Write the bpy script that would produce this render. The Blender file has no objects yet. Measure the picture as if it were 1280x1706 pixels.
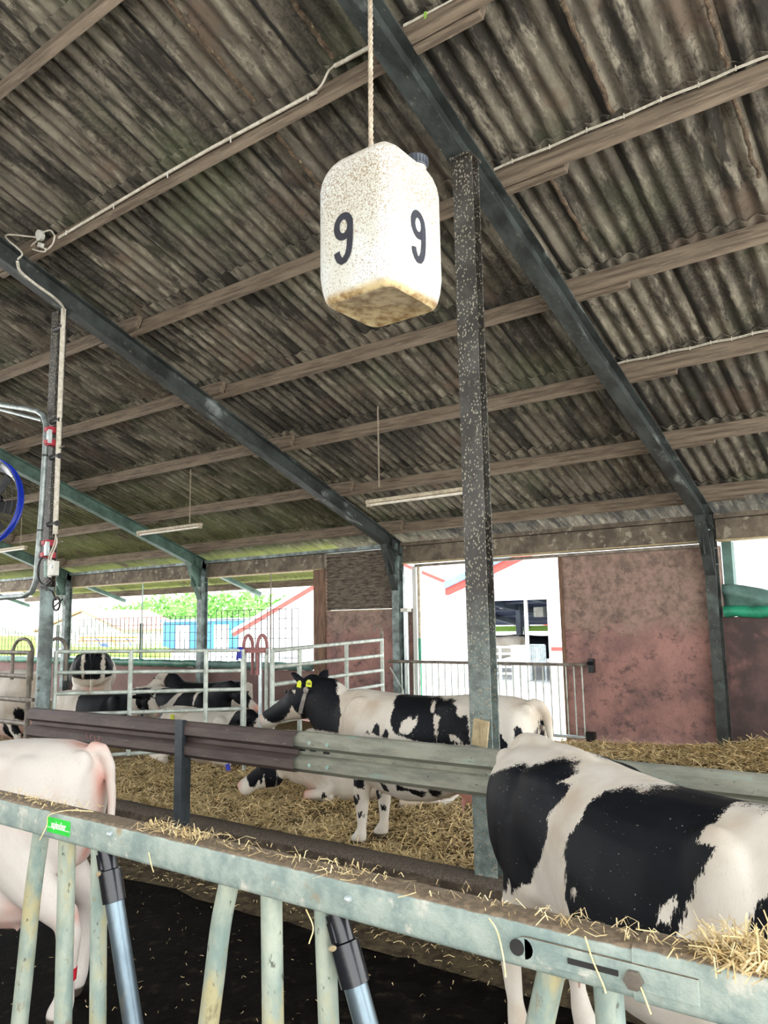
import bpy, bmesh, math, random
import numpy as np
from mathutils import Vector, Matrix, noise
from mathutils.bvhtree import BVHTree
random.seed(7); NR = np.random.default_rng(11)
SC = bpy.context.scene
COL = SC.collection

# ---------------------------------------------------------------- camera
CAMZ = 2.0
RM = np.array([[0.7996336895617192, 0.600240473724042, -0.01724343995406923],
               [0.09808887411077725, -0.10223514753558255, 0.9899123937925304],
               [-0.5924225985676036, 0.7932586894020862, 0.14062758049007545]])   # right, up, forward
FPX = 1300.2
cd = bpy.data.cameras.new('camera'); cam = bpy.data.objects.new('camera', cd); COL.objects.link(cam)
cd.sensor_fit = 'HORIZONTAL'; cd.sensor_width = 36.0; cd.lens = FPX / 1280 * 36.0
cd.clip_start = 0.05; cd.clip_end = 500
mw = Matrix.Identity(4)
for i in range(3):
    mw[i][0] = RM[0][i]; mw[i][1] = RM[1][i]; mw[i][2] = -RM[2][i]
mw[2][3] = CAMZ
cam.matrix_world = mw
SC.camera = cam

# ---------------------------------------------------------------- light
w = bpy.data.worlds.new('sky'); SC.world = w; w.use_nodes = True
nt = w.node_tree; nt.nodes.clear()
wo = nt.nodes.new('ShaderNodeOutputWorld'); bg = nt.nodes.new('ShaderNodeBackground')
geo = nt.nodes.new('ShaderNodeTexCoord'); sx = nt.nodes.new('ShaderNodeSeparateXYZ'); cr = nt.nodes.new('ShaderNodeValToRGB')
nt.links.new(geo.outputs['Generated'], sx.inputs[0]); nt.links.new(sx.outputs[2], cr.inputs[0])
cr.color_ramp.elements[0].position = 0.0; cr.color_ramp.elements[0].color = (1.0, 0.985, 0.95, 1)
cr.color_ramp.elements[1].position = 0.6; cr.color_ramp.elements[1].color = (0.84, 0.91, 1.0, 1)
nt.links.new(cr.outputs[0], bg.inputs[0]); bg.inputs[1].default_value = 1.45
nt.links.new(bg.outputs[0], wo.inputs[0])
sd = bpy.data.lights.new('sun', 'SUN'); sd.energy = 2.6; sd.angle = math.radians(3); sd.color = (1, .96, .88)
sun = bpy.data.objects.new('sun', sd); COL.objects.link(sun)
sun.rotation_euler = Vector((0.62, 0.30, 0.85)).to_track_quat('Z', 'Y').to_euler()
SC.view_settings.view_transform = 'Standard'; SC.view_settings.look = 'None'
SC.view_settings.gamma = 1; SC.view_settings.use_curve_mapping = False
SC.view_settings.exposure = 2.05

# ---------------------------------------------------------------- place constants (metres)
YW = 12.516; HE = 3.525; T = 0.36837          # far wall line, eave height, roof pitch
XF = [-20.45, -14.68, -8.93, -3.096, 2.75]    # steel frames along the barn
YP = 5.38                                    # row of inner posts
PD = [9.29, 7.89, 6.49, 5.01, 3.54, 2.03, 0.54]  # purlins, distance from far wall
ALZ = -0.22                                   # alley floor

def ray(px, py):
    c = np.array([(px - 640) / FPX, -(py - 853) / FPX, 1.0]); return RM.T @ c
def aty(px, py, Y):
    d = ray(px, py); return Vector(d * (Y / d[1])) + Vector((0, 0, CAMZ))
def atz(px, py, z):
    d = ray(px, py); return Vector(d * ((z - CAMZ) / d[2])) + Vector((0, 0, CAMZ))
def roofz(Y): return HE + (YW - Y) * T

# ---------------------------------------------------------------- materials
MATS = {}
def nd(nt, t, **k):
    n = nt.nodes.new('ShaderNode' + t)
    for a, b in k.items(): setattr(n, a, b)
    return n
def mathn(nt, op, a, b=None, clamp=False):
    n = nd(nt, 'Math', operation=op, use_clamp=clamp)
    for i, v in enumerate((a, b)):
        if v is None: continue
        if isinstance(v, (int, float)): n.inputs[i].default_value = v
        else: nt.links.new(v, n.inputs[i])
    return n.outputs[0]
def smooth(nt, v, lo, hi):
    n = nd(nt, 'MapRange', interpolation_type='SMOOTHSTEP'); nt.links.new(v, n.inputs[0])
    n.inputs[1].default_value = lo; n.inputs[2].default_value = hi
    return n.outputs[0]
def mixc(nt, f, a, b, blend='MIX'):
    n = nd(nt, 'MixRGB', blend_type=blend)
    for i, v in enumerate((f, a, b)):
        if isinstance(v, (int, float)): n.inputs[i].default_value = v
        elif isinstance(v, tuple): n.inputs[i].default_value = (*v, 1)
        else: nt.links.new(v, n.inputs[i])
    return n.outputs[0]
def noisen(nt, vec, scale, detail=4, rough=.55):
    n = nd(nt, 'TexNoise'); n.inputs['Scale'].default_value = scale; n.inputs['Detail'].default_value = detail
    n.inputs['Roughness'].default_value = rough
    if vec is not None: nt.links.new(vec, n.inputs['Vector'])
    return n.outputs['Fac']
def mapped(nt, scale, src='Object'):
    tc = nd(nt, 'TexCoord'); mp = nd(nt, 'Mapping'); mp.inputs['Scale'].default_value = scale
    nt.links.new(tc.outputs[src], mp.inputs[0]); return mp.outputs[0]
def newmat(name):
    m = bpy.data.materials.new(name); m.use_nodes = True; nt = m.node_tree
    b = nt.nodes['Principled BSDF']; MATS[name] = m; return m, nt, b
def bumpit(nt, b, h, strength, dist=.01):
    n = nd(nt, 'Bump'); n.inputs['Strength'].default_value = strength; n.inputs['Distance'].default_value = dist
    nt.links.new(h, n.inputs['Height']); nt.links.new(n.outputs[0], b.inputs['Normal'])
def M(name, c1, c2=None, scale=6, stretch=(1, 1, 1), rough=.7, metal=0, bump=.3, spots=None, top=None, contrast=(.35, .65), rnd=None, bdist=.01):
    """spots: list of (colour, scale, lo, hi); top: (colour, lo, hi) dirt lying on upward faces; rnd: attribute that varies the tone"""
    if name in MATS: return MATS[name]
    m, nt, b = newmat(name); b.inputs['Roughness'].default_value = rough; b.inputs['Metallic'].default_value = metal
    if name in ('slurry_floor', 'straw_base', 'curb_concrete', 'alley_straw'): b.inputs['Specular IOR Level'].default_value = .04
    if c2 is None: c2 = tuple(c * .75 for c in c1)
    v = mapped(nt, stretch); n1 = noisen(nt, v, scale, 6, .65)
    c = mixc(nt, smooth(nt, n1, *contrast), c2, c1)
    for i, (sc, ss, lo, hi) in enumerate(spots or []):
        vv = mapped(nt, tuple(s for s in stretch)); off = nd(nt, 'VectorMath', operation='ADD'); nt.links.new(vv, off.inputs[0]); off.inputs[1].default_value = (7.3 * i + 3, 1.7, 4.1)
        c = mixc(nt, smooth(nt, noisen(nt, off.outputs[0], ss, 5, .6), lo, hi), c, sc)
    if rnd:
        a = nd(nt, 'Attribute', attribute_name=rnd)
        c = mixc(nt, 1.0, c, mixc(nt, a.outputs['Fac'], (.62, .62, .62), (1.35, 1.3, 1.25)), 'MULTIPLY')
    if top:
        g = nd(nt, 'NewGeometry'); s = nd(nt, 'SeparateXYZ'); nt.links.new(g.outputs['Normal'], s.inputs[0])
        z = mathn(nt, 'ADD', s.outputs[2], mathn(nt, 'MULTIPLY', mathn(nt, 'SUBTRACT', noisen(nt, v, 30, 3), .5), .5))
        c = mixc(nt, smooth(nt, z, top[1], top[2]), c, mixc(nt, smooth(nt, noisen(nt, v, 60, 3), .4, .65), top[0], tuple(x * 1.7 for x in top[0])))
    nt.links.new(c, b.inputs['Base Color'])
    if bump: bumpit(nt, b, noisen(nt, v, scale * 4, 5, .7), bump, bdist)
    return m

M('galv', (.40, .52, .46), (.24, .36, .33), 9, rough=.5, metal=.15, bump=.15, spots=[((.50, .44, .28), 5, .56, .72), ((.12, .14, .11), 28, .66, .74)])
M('galv_rail', (.36, .42, .37), (.20, .27, .25), 11, rough=.6, metal=.1, bump=.4, spots=[((.52, .52, .45), 14, .58, .7), ((.30, .24, .14), 9, .6, .74)], top=((.13, .095, .06), .38, .62))
M('galv_tube', (.40, .44, .35), (.20, .27, .24), 9, stretch=(1, 1, .45), rough=.55, metal=.1, bump=.35, spots=[((.40, .36, .20), 7, .50, .64), ((.22, .19, .11), 22, .58, .70), ((.09, .10, .08), 60, .63, .70)])
M('steel_tube', (.16, .21, .24), (.08, .11, .13), 7, stretch=(1, 1, .25), rough=.32, metal=.7, bump=.1, spots=[((.30, .27, .18), 9, .6, .7)])
M('pipe_bright', (.66, .72, .72), (.45, .52, .53), 10, rough=.35, metal=.55, bump=.05)
M('gate_metal', (.55, .60, .54), (.33, .37, .32), 6, rough=.5, metal=.25, bump=.1, spots=[((.25, .21, .15), 8, .6, .72)])
M('gate_rusty', (.24, .21, .17), (.12, .10, .08), 8, rough=.6, metal=.3, bump=.2)
M('bracket_pipe', (.30, .34, .33), (.16, .19, .18), 10, rough=.4, metal=.5, bump=.05)
M('fan_drum', (.30, .32, .36), (.2, .22, .26), 5, rough=.4, metal=.3, bump=.05)
M('red_metal', (.30, .11, .10), (.20, .07, .07), 8, rough=.5, bump=.1)
M('clamp_red', (.42, .03, .05), (.3, .02, .03), 8, rough=.5, bump=.1)
M('rafter_steel', (.050, .060, .057), (.016, .019, .018), 5, stretch=(1, .5, .5), rough=.5, metal=.1, bump=.4, spots=[((.24, .27, .26), 3.5, .56, .74), ((.20, .18, .12), 38, .64, .72)])
M('rafter_green', (.11, .19, .15), (.055, .10, .08), 4, rough=.55, metal=.1, bump=.2, spots=[((.20, .24, .16), 12, .62, .74)])
M('wall_post_steel', (.24, .31, .30), (.07, .085, .08), 4, rough=.55, metal=.1, bump=.3, spots=[((.36, .33, .24), 30, .66, .74)])
M('wall_post_dark', (.040, .048, .042), (.014, .016, .014), 4, rough=.55, bump=.3, spots=[((.22, .21, .16), 34, .66, .72), ((.09, .13, .11), 2, .55, .75)])
M('curb_concrete', (.095, .074, .054), (.038, .030, .022), 5, rough=.85, bump=.7, spots=[((.22, .19, .14), 13, .62, .76)], top=((.085, .070, .055), .6, .8), bdist=.02)
M('slurry_floor', (.006, .0048, .0035), (.002, .0016, .0012), 5, rough=.8, bump=.7, spots=[((.022, .016, .010), 9, .55, .7)], bdist=.02)
M('concrete_out', (.62, .62, .60), (.52, .52, .50), 2, rough=.9, bump=.1)
M('straw_base', (.27, .20, .105), (.12, .08, .04), 14, rough=.95, bump=1.0, spots=[((.34, .26, .14), 40, .5, .62), ((.06, .045, .028), 4, .56, .72)], bdist=.03)
M('straw', (.80, .65, .36), (.52, .39, .18), 20, rough=.7, bump=0, rnd='rnd')
M('alley_straw', (.10, .078, .045), (.04, .03, .02), 9, rough=.9, bump=.8, spots=[((.26, .2, .1), 45, .62, .68)], bdist=.02)
M('wood_purlin', (.22, .172, .122), (.105, .078, .054), 6, stretch=(.25, 3, 3), rough=.8, bump=.5, spots=[((.31, .26, .19), 14, .58, .72), ((.05, .036, .025), 7, .6, .72)])
M('torn_wood', (.15, .105, .065), (.05, .035, .022), 12, stretch=(2, 1, 1), rough=.95, bump=.8, spots=[((.30, .26, .16), 25, .6, .7)], bdist=.02)
M('wood_dark', (.075, .055, .04), (.035, .026, .02), 6, stretch=(.4, 2, 2), rough=.8, bump=.4)
M('wood_post', (.20, .115, .07), (.09, .05, .032), 6, stretch=(2, 2, .4), rough=.8, bump=.4)
M('wood_light', (.42, .34, .2), (.28, .22, .12), 9, rough=.8, bump=.3)
M('beam_concrete', (.17, .14, .10), (.08, .062, .045), 4, rough=.85, bump=.5, spots=[((.28, .25, .19), 7, .56, .68)])
m, nt, b = newmat('plaster'); v = mapped(nt, (1, 1, 1)); b.inputs['Roughness'].default_value = .85
c = mixc(nt, smooth(nt, noisen(nt, v, 1.4, 7, .65), .38, .64), (.20, .112, .100), (.37, .195, .165))
c = mixc(nt, smooth(nt, noisen(nt, v, 5, 7, .75), .50, .68), c, (.115, .075, .070))
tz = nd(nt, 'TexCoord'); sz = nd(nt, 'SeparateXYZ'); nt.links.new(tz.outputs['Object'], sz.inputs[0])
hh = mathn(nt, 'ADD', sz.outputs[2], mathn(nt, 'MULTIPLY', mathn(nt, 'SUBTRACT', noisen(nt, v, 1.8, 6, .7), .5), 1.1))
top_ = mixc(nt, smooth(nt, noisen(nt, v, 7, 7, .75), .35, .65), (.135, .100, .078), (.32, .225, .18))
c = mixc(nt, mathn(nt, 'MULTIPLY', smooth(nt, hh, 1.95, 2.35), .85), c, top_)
c = mixc(nt, mathn(nt, 'MULTIPLY', smooth(nt, noisen(nt, mapped(nt, (1, 1, 1.6)), 3.2, 8, .8), .56, .62), .55), c, (.06, .042, .036))
c = mixc(nt, smooth(nt, noisen(nt, v, 26, 5, .7), .63, .70), c, (.05, .035, .03)); nt.links.new(c, b.inputs['Base Color']); bumpit(nt, b, noisen(nt, v, 9, 8, .75), .6, .014)
M('plaster_dark', (.125, .072, .066), (.055, .038, .035), 1.5, rough=.85, bump=.5, spots=[((.17, .09, .08), 3, .55, .7)])
M('plaster_low', (.21, .125, .11), (.16, .095, .085), 2, rough=.85, bump=.2)
M('corr_panel', (.22, .18, .14), (.05, .04, .03), 9, stretch=(.6, 1, 3), rough=.85, bump=.4)
M('curtain_green', (.05, .22, .14), (.03, .12, .085), 3, rough=.5, bump=.2)
M('curtain_bright', (.02, .28, .15), (.012, .16, .09), 4, rough=.5, bump=.1)
M('curtain_dull', (.11, .21, .18), (.07, .13, .115), 4, rough=.6, bump=.2)
M('guard_brown', (.105, .075, .066), (.065, .046, .042), 5, stretch=(.4, 2, 2), rough=.6, metal=.1, bump=.25, spots=[((.17, .15, .125), 18, .64, .74), ((.035, .026, .024), 3, .55, .7)])
M('guard_galv', (.30, .30, .235), (.19, .195, .155), 6, stretch=(.5, 2, 2), rough=.65, metal=.1, bump=.3, spots=[((.25, .33, .28), 5, .58, .72), ((.05, .045, .03), 34, .64, .7), ((.22, .13, .05), 9, .68, .76)])
M('post_blue', (.045, .058, .066), (.02, .026, .03), 5, rough=.45, metal=.3, bump=.2)
M('black_plastic', (.006, .008, .012), (.004, .005, .008), 9, rough=.22, bump=.05)
M('dark_rubber', (.012, .012, .012), (.02, .02, .02), 9, rough=.5, bump=0)
M('white_plastic', (.62, .62, .56), (.46, .46, .40), 6, rough=.5, bump=.05)
M('cable_white', (.60, .57, .48), (.42, .38, .30), 20, rough=.6, bump=.05)
M('lamp_body', (.50, .44, .32), (.30, .25, .17), 16, rough=.6, bump=.2)
M('lamp_tube', (.75, .72, .62), (.6, .55, .45), 10, rough=.4, bump=0)
M('cage_blue', (.01, .05, .62), (.01, .04, .45), 9, rough=.3, bump=0)
M('rope', (.42, .36, .27), (.22, .18, .13), 60, stretch=(1, 1, .5), rough=.9, bump=.3)
M('digit', (.016, .017, .028), (.010, .011, .018), 30, rough=.6, bump=0, spots=[((.18, .17, .15), 120, .70, .74)])
M('cap_dark', (.045, .055, .07), (.03, .035, .045), 9, rough=.5, bump=.2)
M('sticker', (.02, .62, .05), (.015, .5, .04), 30, rough=.4, bump=0, spots=[((.25, .3, .1), 30, .66, .7)])
M('sticker_text', (.75, .8, .72), (.65, .7, .62), 30, rough=.5, bump=0)
M('tag_yellow', (.55, .65, .02), (.6, .62, .02), 30, rough=.4, bump=0)
M('tag_ink', (.03, .03, .02), None, 30, rough=.5, bump=0)
M('collar_grey', (.26, .235, .20), (.18, .16, .14), 30, rough=.7, bump=.3)
M('band_red', (.55, .015, .03), None, 20, rough=.5, bump=0)
M('band_blue', (.02, .03, .42), None, 20, rough=.5, bump=0)
M('horn_hoof', (.10, .075, .05), (.05, .04, .03), 12, rough=.5, bump=.2)
M('eye_black', (.01, .01, .012), None, 9, rough=.08, bump=0)
M('green_plastic', (.10, .55, .05), (.06, .4, .03), 15, rough=.4, bump=.1)
M('out_white', (.80, .79, .76), (.75, .74, .71), 2, rough=.8, bump=0)
M('out_red', (.55, .08, .06), (.45, .06, .05), 2, rough=.7, bump=0)
M('out_roof_blue', (.22, .33, .45), (.17, .27, .38), 2, rough=.6, bump=0)
M('out_roof_red', (.42, .20, .15), (.35, .15, .12), 5, rough=.7, bump=0)
M('out_blue', (.05, .26, .48), (.04, .2, .4), 2, rough=.6, bump=0)
M('out_dark', (.014, .026, .10), (.010, .018, .07), 2, rough=.8, bump=0)
M('out_steel', (.12, .15, .19), (.08, .10, .14), 2, rough=.6, bump=0)
M('hedge', (.30, .50, .08), (.16, .34, .04), 20, rough=.8, bump=0)
M('grass', (.24, .42, .08), (.16, .32, .05), 3, rough=.9, bump=0)
M('leaf', (.20, .46, .10), (.09, .27, .05), 9, rough=.7, bump=0, rnd='rnd')
M('bark', (.12, .09, .06), None, 9, rough=.9, bump=.3)
M('orange_paint', (.62, .22, .03), None, 9, rough=.5, bump=0)
M('blue_paint', (.05, .10, .45), None, 9, rough=.5, bump=0)
M('wire', (.06, .06, .06), None, 9, rough=.5, metal=.5, bump=0)
M('cobweb', (.16, .14, .10), (.08, .07, .05), 30, rough=1, bump=.4)

# speckled dark inner post and rafters
m, nt, b = newmat('speckle_steel')
v = mapped(nt, (1, 1, 1)); vo = nd(nt, 'TexVoronoi'); vo.inputs['Scale'].default_value = 50; nt.links.new(mapped(nt, (1, 1, .7)), vo.inputs['Vector'])
dots = mathn(nt, 'MULTIPLY', smooth(nt, vo.outputs['Distance'], .40, .24), smooth(nt, noisen(nt, v, 9, 3), .34, .5))
c = mixc(nt, smooth(nt, noisen(nt, v, 3, 6), .38, .66), (.026, .022, .018), (.060, .058, .050))
tz = nd(nt, 'TexCoord'); sz = nd(nt, 'SeparateXYZ'); nt.links.new(tz.outputs['Object'], sz.inputs[0])
zz = mathn(nt, 'ADD', sz.outputs[2], mathn(nt, 'MULTIPLY', noisen(nt, v, 4, 4), .9))
c = mixc(nt, smooth(nt, zz, 2.9, 1.3), c, mixc(nt, smooth(nt, noisen(nt, v, 12, 5), .35, .65), (.09, .115, .105), (.20, .25, .23)))
c = mixc(nt, dots, c, (.26, .24, .18)); nt.links.new(c, b.inputs['Base Color']); b.inputs['Roughness'].default_value = .5
bumpit(nt, b, dots, .4)

# fibre cement roof sheets: lichen and black mould, per-sheet tone, painted recess shade and green bounce
m, nt, b = newmat('roof_sheet'); b.inputs['Roughness'].default_value = .92
v = mapped(nt, (1, 1, 1)); vs = mapped(nt, (2.0, .46, .46))
at = nd(nt, 'Attribute', attribute_name='rnd'); off = nd(nt, 'VectorMath', operation='ADD'); nt.links.new(vs, off.inputs[0])
cb = nd(nt, 'CombineXYZ'); nt.links.new(mathn(nt, 'MULTIPLY', at.outputs['Fac'], 37.), cb.inputs[0]); nt.links.new(mathn(nt, 'MULTIPLY', at.outputs['Fac'], 91.), cb.inputs[2]); nt.links.new(cb.outputs[0], off.inputs[1])
vo2 = off.outputs[0]
c = mixc(nt, smooth(nt, noisen(nt, vo2, 2.2, 7, .7), .34, .66), (.072, .062, .047), (.188, .168, .132))
c = mixc(nt, smooth(nt, noisen(nt, vo2, 7, 6, .7), .50, .66), c, (.26, .235, .185))
c = mixc(nt, mathn(nt, 'MULTIPLY', smooth(nt, noisen(nt, vo2, 1.9, 8, .72), .50, .60), .93), c, (.018, .015, .011))
c = mixc(nt, mathn(nt, 'MULTIPLY', smooth(nt, mathn(nt, 'ADD', nd(nt, 'Attribute', attribute_name='furrow_shade').outputs['Fac'], mathn(nt, 'MULTIPLY', noisen(nt, vo2, 2.1, 6, .7), 2.6)), 1.5, 2.5), .45), c, (.022, .018, .013))  # shade of the corrugation recesses, painted into the colour
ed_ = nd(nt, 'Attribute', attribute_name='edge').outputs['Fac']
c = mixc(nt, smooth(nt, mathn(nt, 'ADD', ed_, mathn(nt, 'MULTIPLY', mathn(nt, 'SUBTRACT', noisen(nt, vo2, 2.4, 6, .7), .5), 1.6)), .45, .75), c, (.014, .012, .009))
bm_ = smooth(nt, noisen(nt, mapped(nt, (1.3, .55, .55)), .75, 6, .72), .50, .60)
c = mixc(nt, mathn(nt, 'MULTIPLY', bm_, .72), c, mixc(nt, smooth(nt, noisen(nt, v, 30, 5, .7), .45, .6), (.016, .014, .010), (.07, .06, .045)))
fa_ = nd(nt, 'Attribute', attribute_name='green_bounce').outputs['Fac']
c = mixc(nt, mathn(nt, 'MULTIPLY', fa_, smooth(nt, noisen(nt, vo2, 2, 5), .2, .5)), c, (.24, .28, .08))  # green-yellow bounce light painted onto the overhang and the window-side ceiling
c = mixc(nt, smooth(nt, noisen(nt, v, 1.3, 5, .6), .56, .72), c, (.12, .088, .065))
mo = mathn(nt, 'MULTIPLY', smooth(nt, noisen(nt, v, 24, 6, .75), .52, .66), smooth(nt, noisen(nt, v, 2.2, 4), .42, .6))
c = mixc(nt, mathn(nt, 'MULTIPLY', mo, .8), c, (.016, .014, .010))
c = mixc(nt, 1.0, c, mixc(nt, at.outputs['Fac'], (.72, .72, .70), (1.15, 1.15, 1.1)), 'MULTIPLY')
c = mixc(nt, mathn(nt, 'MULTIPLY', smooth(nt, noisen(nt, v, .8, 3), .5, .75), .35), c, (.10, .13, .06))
nt.links.new(c, b.inputs['Base Color']); bumpit(nt, b, noisen(nt, vo2, 12, 8, .8), .6, .012)

# jerrycan plastic
m, nt, b = newmat('can_plastic'); v = mapped(nt, (1, 1, 1)); b.inputs['Roughness'].default_value = .45
c = mixc(nt, smooth(nt, noisen(nt, v, 6, 4), .4, .65), (.50, .50, .44), (.56, .59, .57))
tz = nd(nt, 'TexCoord'); sz = nd(nt, 'SeparateXYZ'); nt.links.new(tz.outputs['Object'], sz.inputs[0])
hz = mathn(nt, 'ADD', sz.outputs[2], mathn(nt, 'MULTIPLY', mathn(nt, 'SUBTRACT', noisen(nt, v, 9, 4), .5), .16))
dens = mathn(nt, 'ADD', mathn(nt, 'MULTIPLY', smooth(nt, hz, .10, .36), .07), .005)
sp = smooth(nt, mathn(nt, 'ADD', noisen(nt, v, 210, 4, .75), dens), .545, .62)
c = mixc(nt, mathn(nt, 'MULTIPLY', sp, .85), c, (.20, .135, .065))
c = mixc(nt, mathn(nt, 'MULTIPLY', smooth(nt, hz, .38, .48), .6), c, (.36, .22, .12))
c = mixc(nt, smooth(nt, sz.outputs[2], .028, .006), c, mixc(nt, smooth(nt, noisen(nt, v, 22, 6, .7), .36, .62), (.24, .145, .055), (.58, .47, .26)))
nt.links.new(c, b.inputs['Base Color']); bumpit(nt, b, noisen(nt, v, 40, 4), .12)
try: b.inputs['Subsurface Weight'].default_value = .0
except KeyError: pass

# cow coat: 'blk' and 'pnk' are signed distances (metres) stored on the mesh
def coat(name, white=(.60, .555, .48), warm=(.45, .37, .28)):
    m, nt, b = newmat(name); v = mapped(nt, (1, 1, 1))
    a = nd(nt, 'Attribute', attribute_name='blk'); p = nd(nt, 'Attribute', attribute_name='pnk'); hf = nd(nt, 'Attribute', attribute_name='hoof')
    hair = mapped(nt, (5, 5, 1)); n1 = mathn(nt, 'MULTIPLY', mathn(nt, 'SUBTRACT', noisen(nt, hair, 22, 4, .7), .5), .075)
    n2 = mathn(nt, 'MULTIPLY', mathn(nt, 'SUBTRACT', noisen(nt, v, 11, 3), .5), .055)
    s = mathn(nt, 'ADD', a.outputs['Fac'], mathn(nt, 'ADD', n1, n2))
    wc = mixc(nt, smooth(nt, noisen(nt, v, 2.2, 4), .42, .72), white, warm)
    wc = mixc(nt, mathn(nt, 'MULTIPLY', smooth(nt, noisen(nt, hair, 30, 4), .5, .75), .25), wc, (.40, .32, .22))
    ps = mathn(nt, 'ADD', p.outputs['Fac'], mathn(nt, 'MULTIPLY', n2, 1.2))
    wc = mixc(nt, smooth(nt, ps, -.05, .07), wc, (.56, .27, .21))
    bc = mixc(nt, smooth(nt, noisen(nt, v, 3, 4), .4, .7), (.0022, .0028, .0045), (.005, .006, .009))
    bc = mixc(nt, mathn(nt, 'MULTIPLY', smooth(nt, noisen(nt, v, 75, 2, .5), .72, .75), .6), bc, (.5, .45, .35))
    c = mixc(nt, smooth(nt, s, -.004, .004), wc, bc)
    c = mixc(nt, hf.outputs['Fac'], c, (.07, .055, .04))
    nt.links.new(c, b.inputs['Base Color']); b.inputs['Roughness'].default_value = .6; b.inputs['Specular IOR Level'].default_value = .14
    bumpit(nt, b, noisen(nt, hair, 60, 4, .7), .18, .006)
    return m
coat('coat'); coat('coat_pale', (.60, .555, .50), (.55, .46, .40))

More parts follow.
